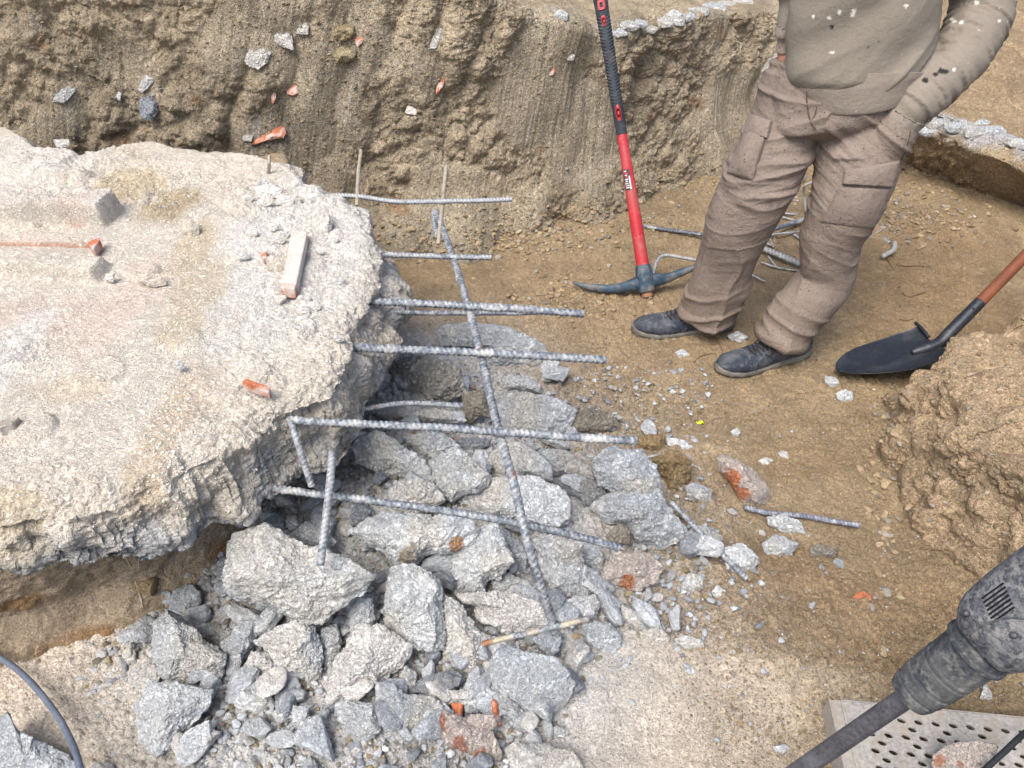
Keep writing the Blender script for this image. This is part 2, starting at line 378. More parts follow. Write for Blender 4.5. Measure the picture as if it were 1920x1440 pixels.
def crust_col(lo, hi):
    def f(V, S, plat, aux):
        c = col_wall(V, S, plat, aux); P = V.astype(np.float32)
        c = c * np.array([.95, .86, .76])
        t = smooth(lo, hi, V[:, 2] + .04 * fbm(P, 12, 2, s=3)) * smooth(.95, .4, plat + 0 * P[:, 0])
        c = c * (1 - t[:, None] * .9) + np.array([.50, .49, .47]) * t[:, None] * .9
        return c
    return f
def prof_bank(S, X, Y, t):
    T = .36 + .05 * np.sin(S * 3.1); z = -.05 + (T + .05) * t ** .9
    o = .10 - .26 * np.sin(np.clip(t, 0, 1) * np.pi * .5) ** 1.6 + .07 * smooth(.85, 1, t) - .16 * smooth(.25, 0, t)
    return o, z
curtain('earth_bank', [(1.20, 4.0), (1.50, 3.62), (1.78, 3.30), (2.02, 3.02), (2.2, 2.8), (2.45, 2.5), (2.7, 2.2), (3.2, 2.0)],
        prof_bank, 700, None, disp_wall, crust_col(.27, .33), M['wallsoil'], side=1, nv=150, nplat=120, plat_len=1.6, plat_rise=.06)

def disp_mound(P, S, plat):
    f1, f2, idv = worley(P, 8, 2); g1, g2, _ = worley(P, 24, 5)
    sm = smooth(-.1, .3, pn(P, 4, 4))
    crumb = .07 * (.55 - f1) + .020 * (.5 - g1) + .018 * fbm(P, 26, 3, .6, s=3, billow=True)
    d = .085 * fbm(P, 3.0, 3, .5, s=6, billow=True) + crumb * (1 - .72 * sm) + .003 * fbm(P, 90, 2, s=9)
    return d, (sm, crumb)
def col_mound(V, S, plat, aux):
    P = V.astype(np.float32); c = np.tile(np.array([.44, .325, .205]), (len(V), 1))
    c = c * (1 + .22 * fbm(P, 4, 3, s=2)[:, None] + .12 * fbm(P, 22, 2, s=4)[:, None]); return c
def prof_mound(S, X, Y, t):
    T = np.interp(Y, [.6, 1.0, 1.15, 1.34, 1.55, 1.8, 2.0, 2.2, 2.5], [.18, .22, .27, .30, .28, .20, .15, .14, .16])
    z = -.05 + (T + .05) * np.sin(t * np.pi / 2); o = .02 * t + .06 * t ** 3 - .05 * smooth(.35, 0, t)
    return o, z
curtain('earth_mound', [(1.32, .45), (1.25, .8), (1.17, 1.0), (1.12, 1.16), (1.05, 1.34), (1.09, 1.55), (1.20, 1.76), (1.38, 1.90), (1.60, 2.02), (2.1, 2.2), (3.2, 2.3)],
        prof_mound, 900, None, disp_mound, col_mound, M['wallsoil'], side=-1, nv=110, nplat=170, plat_len=.9, plat_rise=.22, far=2.5)

# soil that the slab rests on
def prof_under(S, X, Y, t):
    z = -.05 + .53 * t; return .05 * np.sin(t * 7) * .4 + .06 * smooth(.5, 1, t) - .06 * smooth(.3, 0, t), z
def col_under(V, S, plat, aux):
    P = V.astype(np.float32); c = np.tile(np.array([.42, .33, .23]), (len(V), 1)); c *= (1 + .2 * fbm(P, 6, 2, s=3))[:, None]
    r = smooth(.1, .4, fbm(P * np.array([1, 1, 2.5], np.float32), 4.5, 2, s=14)); return c * (1 - r[:, None] * .75) + np.array([.27, .14, .05]) * r[:, None] * .75
curtain('earth_bank', [(-3.0, .80), (-1.6, .84), (-1.0, .96), (-.78, 1.08), (-.62, 1.25), (-.58, 1.6), (-.58, 2.1), (-.7, 2.5)],
        prof_under, 700, None, lambda P, S, pl_: (.012 * fbm(P, 20, 3, .6, s=5, billow=True) + .03 * fbm(P, 5, 2, s=2), None), col_under, M['soil'], side=1, nv=110, nplat=4, plat_len=.1, far=.15)

# ------------------------------------------------------------------ the concrete slab
ZT = .55
TOP = [(0, 222), (60, 258), (130, 270), (215, 258), (290, 246), (380, 266), (490, 284), (545, 300), (572, 335), (605, 345), (668, 372), (690, 420), (708, 472), (720, 520), (692, 562),
       (652, 612), (662, 660), (640, 700), (600, 735), (545, 750), (480, 790), (420, 835), (350, 862), (290, 895), (205, 935), (120, 948), (0, 952), (-250, 960), (-700, 900), (-800, 600), (-700, 300), (-300, 215)]
TW = np.array([hz(a, b, ZT) for a, b in TOP])[:, :2]; SCN = hz(120, 600, ZT)[:2]
def slab_R(phi):
    R = np.zeros_like(phi); n = len(TW); d = np.stack([np.cos(phi), np.sin(phi)], 1)
    for i in range(n):
        a = TW[i] - SCN; b = TW[(i + 1) % n] - SCN; e = b - a; den = d[:, 0] * e[1] - d[:, 1] * e[0]
        t = (a[0] * e[1] - a[1] * e[0]) / den; s = (a[0] * d[:, 1] - a[1] * d[:, 0]) / den
        ok = (t > 0) & (s >= 0) & (s <= 1); R = np.where(ok, np.maximum(R, t), R)
    return R
def rbox(X, Y, p0, p1, hw, e=.012):
    """1 inside a bar-shaped region p0-p1 of half width hw (plan)"""
    d = np.array(p1[:2]) - np.array(p0[:2]); L = np.linalg.norm(d); d = d / L; n = np.array([-d[1], d[0]])
    u = (X - p0[0]) * d[0] + (Y - p0[1]) * d[1]; v = (X - p0[0]) * n[0] + (Y - p0[1]) * n[1]
    return smooth(-e, e, u) * smooth(-e, e, L - u) * smooth(hw + e, hw - e, np.abs(v))
def build_slab():
    global fblob
    nphi, nr, ns, nb = 1900, 330, 60, 30
    phi = np.linspace(0, 2 * np.pi, nphi, endpoint=False); R = slab_R(phi)
    ring = np.stack([np.cos(phi), np.sin(phi), np.zeros_like(phi)], 1).astype(np.float32)
    R = R + .028 * fbm(ring * 1.0, 7, 3, s=3, billow=False) + .006 * fbm(ring, 24, 2, .6, s=5, billow=True)
    rho = np.r_[np.linspace(0.0005, 1, nr) ** .8, np.ones(ns), np.linspace(1, .55, nb)]
    s = np.r_[np.zeros(nr), np.linspace(0, 1, ns + 1)[1:], np.ones(nb)]
    off = np.where(s > 0, .034 * np.sin(s * np.pi * .66) - .012 * s, 0); thick = .15
    RR, PH = np.meshgrid(rho, phi, indexing='xy'); Rm = R[:, None] * RR + off[None, :] * (1 + .5 * np.sin(PH * 5))
    X = SCN[0] + np.cos(PH) * Rm; Y = SCN[1] + np.sin(PH) * Rm; TH = thick * np.interp(SCN[0] + np.cos(phi) * R, [-1.3, -.9, -.6, -.4], [.55, .62, 1.0, 1.15]); Z = ZT - TH[:, None] * np.broadcast_to(s[None, :], X.shape)
    ew = .045 + .045 * smooth(-.8, -1.1, SCN[0] + np.cos(phi) * R)[:, None] + .03 * np.abs(fbm(ring, 5, 2, s=44))[:, None]; ed = .026 + .03 * smooth(-.75, -1.05, SCN[0] + np.cos(phi) * R)[:, None]
    edge = np.clip((1 - RR) * R[:, None] / ew, 0, 1); Z -= np.where(s[None, :] == 0, ed * (1 - edge) ** 2, ed)
    X = X.ravel(); Y = Y.ravel(); Z = Z.ravel(); V = np.stack([X, Y, Z], 1); P = V.astype(np.float32)
    sv = np.broadcast_to(s[None, :], (nphi, len(s))).ravel(); top = sv == 0
    Fc = grid_faces(nphi, len(s), wrap_u=True)[:, ::-1]; N = vnormals(V, Fc)
    if N[nr // 2, 2] < 0: Fc = Fc[:, ::-1]; N = -N
    fblob = fbm(P, 9, 3, s=5)
    rgh = .12 + .88 * smooth(.0, .35, pn(P, 3.3, 13)); rgh = np.maximum(rgh, 1 - edge.ravel() * .8)
    # right-hand third and the back edge are rough broken concrete
    q0 = hz(430, 500, ZT); rgh = np.maximum(rgh, smooth(q0[0] - .05, q0[0] + .15, X))
    f1, f2, idv = worley(P, 22, 3); g1, g2, i2 = worley(P, 60, 6)
    rgs = np.where(top, rgh, .35)
    d = .012 * fbm(P, 2.6, 2, s=1) + rgs * (.011 * (.5 - f1) + .007 * (.5 - g1) + .005 * fbm(P, 70, 3, .6, s=2, billow=True) + .012 * fbm(P, 9, 2, s=6, billow=True)) + .0012 * fbm(P, 130, 2, s=3)
    d += np.where(top, 0, .040 * fbm(P, 6, 2, s=8, billow=True) + .016 * fbm(P, 16, 2, s=9) + .009 * fbm(P, 44, 3, .65, s=19, billow=True))
    # remains of a brick course: a raised strip of mortar, a groove with bricks, a second lower strip
    a = lambda x, y: hz(x, y, ZT)
    wob = .010 * fbm(P, 12, 2, s=30); Yw = Y + wob; Xw = X + wob
    s1 = rbox(Xw, Yw, a(-300, 385), a(214, 412), .050, .008); s2 = rbox(Xw, Yw, a(-300, 490), a(196, 512), .035, .01); s3 = rbox(Xw, Yw, a(-300, 305), a(165, 335), .030, .02)
    gr = rbox(Xw, Yw, a(-300, 447), a(185, 462), .010, .004)
    lift = .066 * s1 + .034 * s2 * (1 - s1) + .036 * s3 * (1 - s1) - .012 * gr
    for (px, py, r, h) in [(300, 370, 30, -.014), (600, 420, 22, .018), (500, 360, 20, .014), (440, 480, 16, .01), (270, 510, 30, .010), (60, 800, 40, .012), (100, 300, 40, .02), (570, 620, 24, .014),
                           (480, 695, 30, .014), (620, 370, 30, .015), (180, 700, 50, .008), (540, 345, 26, .014), (450, 820, 40, .012), (350, 640, 30, .008)]:
        q = a(px, py); qr = abs(a(px + r, py)[0] - q[0]); dd = np.sqrt((X - q[0]) ** 2 + (Y - q[1]) ** 2) / qr + .35 * fblob
        lift += h * smooth(1.15, .75, dd)
    V = V + N * d[:, None]; V[:, 2] += np.where(top, lift, 0)
    col = np.tile(np.array([.645, .58, .49]), (len(X), 1)); k = fbm(P, 2.6, 3, s=9)
    col = col * (1 + .10 * k[:, None])
    W = (.70, .67, .62); PK = (.65, .53, .445); TN = (.50, .40, .25)
    blobs = [(60, 300, 200, 60, W, .6), (560, 460, 150, 170, (.66, .64, .60), .7), (230, 300, 60, 40, TN, .25), (250, 345, 80, 34, TN, .8), (320, 385, 60, 40, (.36, .26, .13), .75), (355, 470, 40, 60, TN, .7), (370, 540, 60, 60, TN, .6), (340, 620, 50, 40, TN, .5),
             (310, 800, 45, 130, (.55, .44, .31), .75), (390, 730, 40, 60, (.6, .5, .4), .6), (270, 530, 60, 60, PK, .8), (100, 590, 140, 50, PK, .7), (190, 620, 60, 60, PK, .7), (50, 460, 140, 16, PK, .7), (130, 730, 90, 30, (.58, .48, .34), .6),
             (20, 650, 60, 80, W, .7), (0, 940, 100, 40, (.55, .44, .26), .5), (560, 720, 110, 50, (.60, .55, .46), .6), (150, 420, 40, 14, (.62, .42, .33), .6)]
    paint(col, V, blobs, hit=a)
    t3 = smooth(.15, .35, s1)[:, None] * .5; col = col * (1 - t3) + np.array([.66, .60, .54]) * t3
    rim_ = (np.exp(-((s1 - .45) / .3) ** 2) + .8 * np.exp(-((s2 - .45) / .3) ** 2) * (1 - s1))[:, None] * .6 * (top * 1.0)[:, None]; rim_ = np.clip(rim_, 0, .7); col = col * (1 - rim_) + np.array([.52, .48, .41]) * rim_  # strip sides: mortar grey, with shade put into the colour for relief
    g3 = np.where(top, np.clip(gr * 1.3, 0, 1), 0)[:, None]; col = col * (1 - g3 * .85) + np.array([.47, .27, .19]) * g3 * .85
    sd_ = smooth(.08, .5, sv)[:, None] * .9 * smooth(-1.6, -1.0, X)[:, None]; nn = smooth(-.2, .3, fbm(P, 9, 2, s=17))[:, None]
    col = col * (1 - sd_) + (np.array([.45, .45, .44]) * nn + np.array([.52, .47, .39]) * (1 - nn)) * sd_
    lf = smooth(-.62, -.95, X)[:, None] * smooth(.25, .8, sv)[:, None]; col = col * (1 - .7 * lf) + np.array([.50, .38, .21]) * .7 * lf
    gf = smooth(-.55, -.7, X)[:, None] * smooth(-1.05, -.9, X)[:, None] * smooth(.45, .9, sv)[:, None]; col = col * (1 - .8 * gf) + np.array([.36, .365, .37]) * .8 * gf
    col *= (1 + .12 * fbm(P, 26, 2, s=12))[:, None]
    base = np.array([SCN[0], SCN[1], ZT - thick])
    o = link('concrete_slab', mesh_np('concrete_slab', V - base, Fc, np.clip(col, .03, .85)), M['slab'], loc=base)
    return tag(o, 'broken pale concrete slab with reinforcing bars sticking out of its torn right edge', 'concrete slab')
slab = build_slab()
# ------------------------------------------------------------------ broken concrete chunks
def crA(L): return [(600 + x / 2.743, 450 + y / 2.743) for x, y in L]
def crB(L): return [(x / 2.743, 915 + y / 2.743) for x, y in L]
def crC(L): return [(600 + x / 2.743, 915 + y / 2.743) for x, y in L]
def crD(L): return [(1220 + x / 2.743, 450 + y / 2.743) for x, y in L]
def crE(L): return [(1220 + x / 2.743, 915 + y / 2.743) for x, y in L]
def crZ(L): return [(600 + x / 4.8, 650 + y / 4.8) for x, y in L]
TONE = {"g": (.53, .555, .575), 'l': (.72, .74, .74), 'w': (.72, .70, .66), 'd': (.33, .35, .38), 'p': (.58, .50, .45), 'b': (.36, .255, .135), 'n': (.31, .28, .23), 'r': (.46, .16, .08),
        'm': (.63, .65, .655), 'y': (.36, .29, .17), 'y2': (.46, .44, .39)}
def polyR(pts, c, phi):
    A = np.array(pts) - c; n = len(A); d = np.stack([np.cos(phi), np.sin(phi)], 1); R = np.zeros_like(phi)
    for i in range(n):
        a = A[i]; b = A[(i + 1) % n]; e = b - a; den = d[:, 0] * e[1] - d[:, 1] * e[0]; den = np.where(np.abs(den) < 1e-9, 1e-9, den)
        t = (a[0] * e[1] - a[1] * e[0]) / den; s = (a[0] * d[:, 1] - a[1] * d[:, 0]) / den
        ok = (t > 0) & (s >= -1e-6) & (s <= 1 + 1e-6); R = np.where(ok, np.maximum(R, t), R)
    return np.maximum(R, 2)
_cs = [0]
ROCKM = {}
def chunk(pts, tone, label, lift=None, D=.55, name='concrete_chunk', cat='concrete chunk', z=None, reds=(), group='broken concrete chunks in the rubble pile', m='rock', rough=1.0, nf=14, fl=1.0, up=0.0):
    """a solid lump whose outline is pts (photograph pixels) at its own distance, with cut facets towards the light and behind"""
    _cs[0] += 1; rs = np.random.RandomState(_cs[0] * 7 + 3)
    A = np.array(pts, float); x, y = A[:, 0], A[:, 1]; x2, y2 = np.roll(x, -1), np.roll(y, -1)
    cr = x * y2 - x2 * y; ar = cr.sum() / 2; c = np.array([((x + x2) * cr).sum(), ((y + y2) * cr).sum()]) / (6 * ar)
    size_px = math.sqrt(abs(ar)); 
    if z is not None: P0 = hz(c[0], c[1], z)
    else:
        g = hh(c[0], c[1]); sz = size_px * depth_of(g) / F; P0 = hh(c[0], c[1], (.30 if lift is None else lift) * sz)
    dep = depth_of(P0); sc = dep / F; size = size_px * sc
    V0, Fc = ico(6 if size_px > 85 else 5 if size_px > 38 else 4)
    f = np.full(len(V0), 9.0)
    for sgn in (1, -1):
        for k in range(nf):
            ang = rs.uniform(0, 2 * np.pi); cz = rs.uniform(.30, .97); s_ = math.sqrt(1 - cz * cz)
            n = np.array([s_ * math.cos(ang), s_ * math.sin(ang), cz * sgn]); h = max(rs.uniform(.46, .84), s_ * .965)
            dt = V0 @ n; f = np.where(dt > 1e-3, np.minimum(f, h / np.maximum(dt, 1e-3)), f)
    rxy = np.linalg.norm(V0[:, :2], axis=1); f = np.minimum(f, 1 / np.maximum(rxy, .02)); f = np.minimum(f, 1 / np.maximum(np.abs(V0[:, 2]), .02))
    Q = V0 * f[:, None]; rho = np.linalg.norm(Q[:, :2], axis=1); phi = np.arctan2(-V0[:, 1], V0[:, 0])
    R = (polyR(A, c, phi) * 1.08 + 1.5) * rho
    px, py = c[0] + R * np.cos(phi), c[1] + R * np.sin(phi)
    dz = Q[:, 2] * size * D
    d = np.stack([(px - 960) / F, CP + (720 - py) / F * SP, -SP + (720 - py) / F * CP], 1)
    fd = np.array([0, CP, -SP]); P = CAM + d * dep
    rd = ray(c[0], c[1]); rd = rd / np.linalg.norm(rd); tilt = rd * (1 - up) - np.array([0, 0, 1]) * up; tilt /= np.linalg.norm(tilt)
    P = P - tilt * dz[:, None]
    if ar < 0: pass
    N = vnormals(P, Fc)
    if ((P - P0) * N).sum() < 0: Fc = Fc[:, ::-1]; N = -N
    Pn = (P + rs.uniform(-9, 9)).astype(np.float32); s = min(size, .22)
    dd = rough * fl * (.06 * s * fbm(Pn, 1.3 / s, 2, s=1, billow=True) + .020 * s ** .7 * .6 * fbm(Pn, 30, 2, .6, s=2, billow=True)) + rough * (.0065 * fbm(Pn, 62, 3, .65, s=3, billow=True) + .0022 * fbm(Pn, 190, 2, .6, s=13, billow=True)) * min(1, s / .08)
    f1, f2, _ = worley(Pn, 26 if size > .1 else 45, 1); dd += rough * (.006 if size > .1 else .003) * min(1, s / .1) * (.5 - f1)
    P = P + N * dd[:, None]
    base = np.array(TONE[tone]) * rs.uniform(.92, 1.08); col = np.tile(base, (len(P), 1))
    if 'wall' in (group or '') and name == 'stone': base = base * .8 + np.array([.28, .235, .165]) * .2; col[:] = base
    k = fbm(Pn, 9, 3, s=7)[:, None]; col = col * (1 + .16 * k)
    dirt = smooth(.0, .4, fbm(Pn, 6, 2, s=17))[:, None] * .5; col = col * (1 - dirt) + np.array([.44, .40, .33]) * dirt * (base.mean() / .42)
    for (rx, ry, rr, rc) in reds:
        q = hd(rx, ry, dep); 
        pr = np.linalg.norm(np.cross(P - CAM, ray(rx, ry)) / np.linalg.norm(ray(rx, ry)), axis=1)
        wgt = smooth(1.2, .8, pr / (rr * sc) + 1.3 * fbm(Pn, 26, 3, .6, s=5))[:, None]; col = col * (1 - wgt) + np.array(rc) * wgt
    o = link(name, mesh_np(name, P - P0, Fc, np.clip(col, .02, .85)), M[m], loc=P0)
    return tag(o, label, cat, group)
OR = (.52, .20, .10)
G2 = 'broken concrete chunks in the rubble pile'
chunk(crA([(610, 470), (640, 445), (760, 430), (900, 440), (1050, 480), (1140, 540), (1150, 600), (1110, 670), (1060, 680), (1000, 660), (900, 670), (850, 640), (780, 560), (740, 535), (640, 555), (615, 500)]), 'g', 'long flat grey concrete chunk lying farthest back, crossed by two steel bars', lift=.22, D=.35)
chunk([(665, 640), (700, 645), (722, 690), (738, 722), (735, 752), (700, 750), (670, 730)], 'm', 'grey chunk half tucked under the torn right edge of the slab', D=.7)
chunk([(738, 676), (790, 668), (835, 684), (868, 712), (872, 735), (835, 752), (800, 752), (765, 745), (742, 712)], 'y2', 'dusty brown-grey chunk behind the thin bar, above the orange shard', D=.4, rough=1.7)
chunk(crZ([(655, 300), (700, 250), (790, 290), (800, 350), (770, 400), (700, 370)]), 'g', 'small rounded grey lump beside the dark gap under the slab edge', lift=.6)
chunk(crA([(940, 700), (1060, 700), (1120, 740), (1130, 790), (1060, 780), (950, 760)]), 'm', 'low grey chunk in the dirt just right of the long cross bar')
chunk(crA([(900, 830), (1000, 785), (1120, 795), (1220, 820), (1310, 870), (1290, 930), (1240, 990), (1000, 1000), (930, 940)]), 'g', 'wide grey chunk directly behind the longest steel bar, right of the cross bar', D=.45)
chunk(crZ([(1290, 420), (1400, 405), (1500, 420), (1545, 640), (1450, 620), (1345, 690), (1280, 610)]), 'n', 'dark brown blocky chunk at the end of the thin bar', lift=.75, D=.6, rough=.8)
chunk(crA([(280, 870), (420, 860), (560, 870), (720, 880), (740, 940), (560, 950), (400, 930), (280, 900)]), 'm', 'pale chunk lying under the thin bar beside the slab', lift=.2)
chunk(crA([(1225, 940), (1290, 890), (1400, 870), (1520, 910), (1530, 950), (1450, 990), (1280, 1000)]), 'n', 'brown earthy clod resting against the back of the longest bar', name='earth_clod', cat='clod', group='brown earth clods beside the rubble', fl=.7)
chunk(crA([(1580, 1030), (1700, 1000), (1775, 1010), (1760, 1080), (1650, 1085)]), 'b', 'small brown clod at the tip of the longest steel bar', name='earth_clod', cat='clod', group='brown earth clods beside the rubble')
chunk(crA([(1780, 1020), (1850, 1025), (1920, 1060), (1900, 1095), (1790, 1055)]), 'l', 'thin pale flake on the dirt right of the longest bar tip', D=.3)
chunk(crA([(1690, 1130), (1790, 1090), (1890, 1130), (1915, 1200), (1850, 1310), (1780, 1290), (1720, 1180)]), 'b', 'ochre brown clod right of the big grey chunks', name='earth_clod', cat='clod', group='brown earth clods beside the rubble', D=.6, fl=1.6, rough=1.5)
chunk(crD([(345, 1120), (400, 1110), (520, 1180), (600, 1270), (610, 1330), (560, 1375), (470, 1350), (430, 1270), (360, 1190)]), 'p', 'pinkish chunk with an orange brick face lying alone on the dirt', reds=[(1367, 905, 24, OR), (1385, 925, 18, OR)], D=.6, lift=.35, fl=.6)
chunk(crD([(180, 1270), (250, 1250), (310, 1290), (310, 1350), (240, 1350), (190, 1320)]), 'g', 'small grey lump below the ochre clod')
chunk(crA([(1420, 1130), (1500, 1080), (1640, 1085), (1700, 1150), (1745, 1260), (1760, 1340), (1640, 1330), (1520, 1320), (1450, 1250), (1420, 1190)]), 'g', 'large rough grey chunk, the upper of the two biggest at the right of the pile', lift=.75, D=.6)
chunk(crC([(1400, 110), (1480, 40), (1600, 0), (1740, 10), (1780, 100), (1890, 220), (1880, 260), (1760, 315), (1640, 275), (1560, 190), (1480, 180)]), 'g', 'largest grey chunk at the right foot of the pile', lift=.35, D=.6)
chunk(crA([(1110, 1090), (1230, 1075), (1300, 1110), (1390, 1190), (1400, 1240), (1260, 1210), (1190, 1230), (1150, 1150)]), 'g', 'grey chunk under the longest bar, left of the upper big grey chunk', lift=.3)
chunk(crA([(1220, 1250), (1330, 1225), (1430, 1240), (1475, 1320), (1400, 1410), (1330, 1340), (1260, 1300)]), 'd', 'dark bluish chunk wedged in the middle of the pile', lift=.35)
chunk(crA([(600, 1190), (650, 1080), (720, 1080), (800, 1140), (880, 1210), (860, 1270), (740, 1300), (680, 1350), (610, 1300)]), 'm', 'upright pointed chunk left of the long cross bar', lift=.6, D=.6)
chunk(crA([(200, 1010), (290, 990), (380, 1030), (520, 1130), (550, 1200), (500, 1230), (330, 1200), (200, 1150), (170, 1080)]), 'm', 'rough chunk just below the longest bar, next to the slab', lift=.4, D=.6)
chunk(crA([(420, 1010), (560, 985), (660, 1010), (720, 1060), (690, 1090), (600, 1150), (540, 1130), (470, 1060)]), 'g', 'crumbly grey chunk under the longest bar, centre left', lift=.3)
chunk(crA([(690, 1020), (880, 1020), (860, 1060), (780, 1090), (700, 1075)]), 'd', 'dark flat piece with a brick stain right below the longest bar', lift=.3, reds=[(845, 826, 8, OR)])
chunk(crA([(850, 1160), (930, 1060), (1030, 1040), (1100, 1080), (1180, 1180), (1190, 1240), (1050, 1230), (980, 1270), (870, 1240)]), 'm', 'grey chunk behind the long cross bar below the longest bar', lift=.35, D=.6)
chunk(crA([(720, 1310), (880, 1230), (1060, 1210), (1200, 1250), (1280, 1340), (1270, 1430), (1180, 1480), (1000, 1450), (850, 1430), (740, 1380)]), 'l', 'broad light chunk lying across the middle of the pile under the cross bar', lift=.25, D=.5)
chunk(crA([(330, 1330), (400, 1250), (500, 1225), (600, 1270), (640, 1340), (560, 1400), (400, 1440), (300, 1400)]), 'w', 'light warm-coloured chunk right behind the lowest bar', lift=.4)
chunk(crC([(1010, 90), (1110, 130), (1250, 100), (1280, 190), (1180, 210), (1060, 180), (960, 130)]), 'm', 'rubbly grey chunk right of where the lowest bar crosses the long bar', lift=.3)
chunk(crC([(160, 230), (250, 150), (330, 130), (520, 150), (700, 140), (805, 215), (760, 300), (640, 340), (540, 350), (480, 405), (380, 385), (300, 305), (200, 245)]), 'l', 'large light chunk with a brown underside in front of the lowest bar', lift=.55, D=.5, reds=[(600 + 700 / 2.743, 915 + 285 / 2.743, 13, (.52, .30, .18)), (600 + 440 / 2.743, 915 + 355 / 2.743, 20, (.42, .37, .30))])
chunk(crC([(660, 470), (690, 330), (800, 220), (900, 195), (950, 250), (978, 380), (920, 460), (850, 470), (845, 520), (700, 525)]), 'l', 'light rough chunk left of the long bar, below the lowest bar', lift=.5, D=.6)
chunk(crC([(945, 250), (1020, 270), (1060, 350), (1050, 415), (985, 395), (960, 330)]), 'm', 'small grey chunk squeezed against the lower part of the long bar')
chunk(crC([(1110, 270), (1200, 245), (1340, 290), (1355, 420), (1372, 500), (1320, 562), (1200, 520), (1140, 420)]), 'l', 'light pitted chunk right of the lower long bar', lift=.5, D=.55)
chunk(crC([(1330, 280), (1400, 268), (1455, 350), (1460, 455), (1380, 430), (1345, 360)]), 'g', 'narrow grey chunk right of the light pitted one')
chunk(crC([(1450, 410), (1520, 340), (1650, 325), (1750, 400), (1740, 480), (1620, 525), (1540, 505), (1460, 480)]), 'p', 'pinkish chunk with a red brick patch at the right of the pile', reds=[(600 + 1575 / 2.743, 915 + 495 / 2.743, 14, OR)], lift=.4)
chunk(crC([(1475, 245), (1540, 180), (1595, 220), (1590, 285), (1500, 275)]), 'n', 'small brown-grey stone in front of the largest grey chunk', lift=.9)
chunk(crC([(360, 420), (400, 395), (560, 430), (615, 480), (640, 650), (645, 820), (590, 838), (440, 808), (350, 720), (335, 560)]), 'l', 'tall light chunk standing at the centre of the foreground pile', lift=.55, D=.6)
chunk(crC([(640, 550), (740, 620), (800, 720), (872, 775), (860, 870), (790, 985), (700, 945), (640, 850), (645, 700)]), 'l', 'light crumbly chunk leaning on the right of the tall one', lift=.35, D=.6)
chunk(crC([(30, 1070), (80, 900), (160, 760), (240, 700), (340, 720), (470, 810), (455, 870), (380, 945), (300, 1000), (120, 1105), (50, 1105)]), 'w', 'long slanting warm-coloured chunk below the tall one', lift=.35, D=.6)
chunk(crC([(150, 640), (200, 570), (270, 570), (275, 680), (220, 775), (165, 765)]), 'm', 'small upright grey piece left of the tall light chunk', lift=.9)
chunk(crC([(710, 545), (900, 530), (1010, 550), (1110, 600), (1185, 700), (1100, 745), (950, 745), (880, 680), (800, 600), (730, 585)]), 'w', 'flat warm-coloured chunk over the dark hollow above the rusty bar', lift=.6, D=.4)
chunk(crC([(888, 870), (940, 808), (1050, 845), (1200, 880), (1305, 1000), (1260, 1110), (1130, 1190), (1060, 1150), (960, 1070), (900, 985)]), 'g', 'flat grey speckled chunk lowest on the right, below the rusty bar', lift=.45, D=.35, rough=.6)
chunk(crC([(900, 1045), (970, 1080), (1080, 1180), (1105, 1285), (1010, 1265), (930, 1165)]), 'g', 'grey slice lying under the flat speckled chunk', lift=.15)
chunk(crC([(600, 1080), (680, 1040), (840, 1042), (852, 1110), (800, 1142), (700, 1110), (640, 1125)]), 'm', 'low thin pale piece above the red brick fragments', lift=.6, D=.4)
chunk(crC([(310, 1010), (380, 1003), (430, 1060), (580, 1080), (622, 1130), (600, 1190), (500, 1260), (415, 1345), (340, 1285), (345, 1150)]), 'g', 'large smooth grey chunk left of the red brick fragments', lift=.35, D=.5, rough=.7)
chunk(crC([(80, 1130), (140, 1100), (280, 1110), (312, 1220), (250, 1305), (150, 1305), (100, 1200)]), 'm', 'squarish grey chunk at the bottom beside the large smooth one', lift=.3, rough=.8)
chunk(crC([(475, 1040), (540, 970), (640, 945), (715, 980), (690, 1035), (560, 1085)]), 'd', 'dark oval chunk in the hollow under the tall chunk', lift=.5)
chunk(crC([(412, 965), (440, 918), (495, 950), (482, 1055), (428, 1062)]), 'm', 'narrow upright grey piece left of the dark oval chunk', lift=.5)
chunk(crC([(710, 1215), (780, 1170), (892, 1168), (900, 1230), (835, 1278), (720, 1262)]), 'p', 'small pinkish chunk lying on the red brick fragment', lift=1.0, D=.4)
chunk(crC([(590, 1230), (640, 1160), (740, 1180), (880, 1250), (925, 1340), (928, 1405), (800, 1375), (680, 1330)]), 'p', 'curved fragment of hollow red brick caked with mortar', name='brick_fragment', cat='brick fragment', group='red brick fragments', reds=[(600 + 620 / 2.743, 915 + 1215 / 2.743, 16, (.40, .20, .15)), (600 + 720 / 2.743, 915 + 1330 / 2.743, 14, (.42, .21, .15)), (600 + 830 / 2.743, 915 + 1385 / 2.743, 16, (.42, .21, .15))], lift=.4)
chunk(crC([(675, 1110), (735, 1108), (732, 1180), (688, 1235), (690, 1160)]), 'r', 'upright sliver of red brick between pale chunks', name='brick_fragment', cat='brick fragment', group='red brick fragments', lift=.9, m='brick')
chunk(crC([(875, 1090), (910, 1098), (938, 1220), (888, 1225)]), 'r', 'thin red brick sliver leaning by the grey slice', name='brick_fragment', cat='brick fragment', group='red brick fragments', lift=.9, m='brick')
chunk(crC([(1198, 530), (1282, 575), (1212, 610)]), 'r', 'small orange brick corner beside the lower end of the long bar', name='brick_fragment', cat='brick fragment', group='red brick fragments', lift=.8, m='brick')
chunk(crC([(1210, 605), (1300, 562), (1400, 548), (1437, 600), (1410, 668), (1260, 672)]), 'l', 'light chunk under the rusty tip of the loose bar', lift=.5)
chunk(crC([(1350, 700), (1450, 690), (1545, 740), (1540, 835), (1500, 868), (1380, 805)]), 'g', 'flat grey chunk at the right front edge of the pile', lift=.3, D=.4, rough=.7)
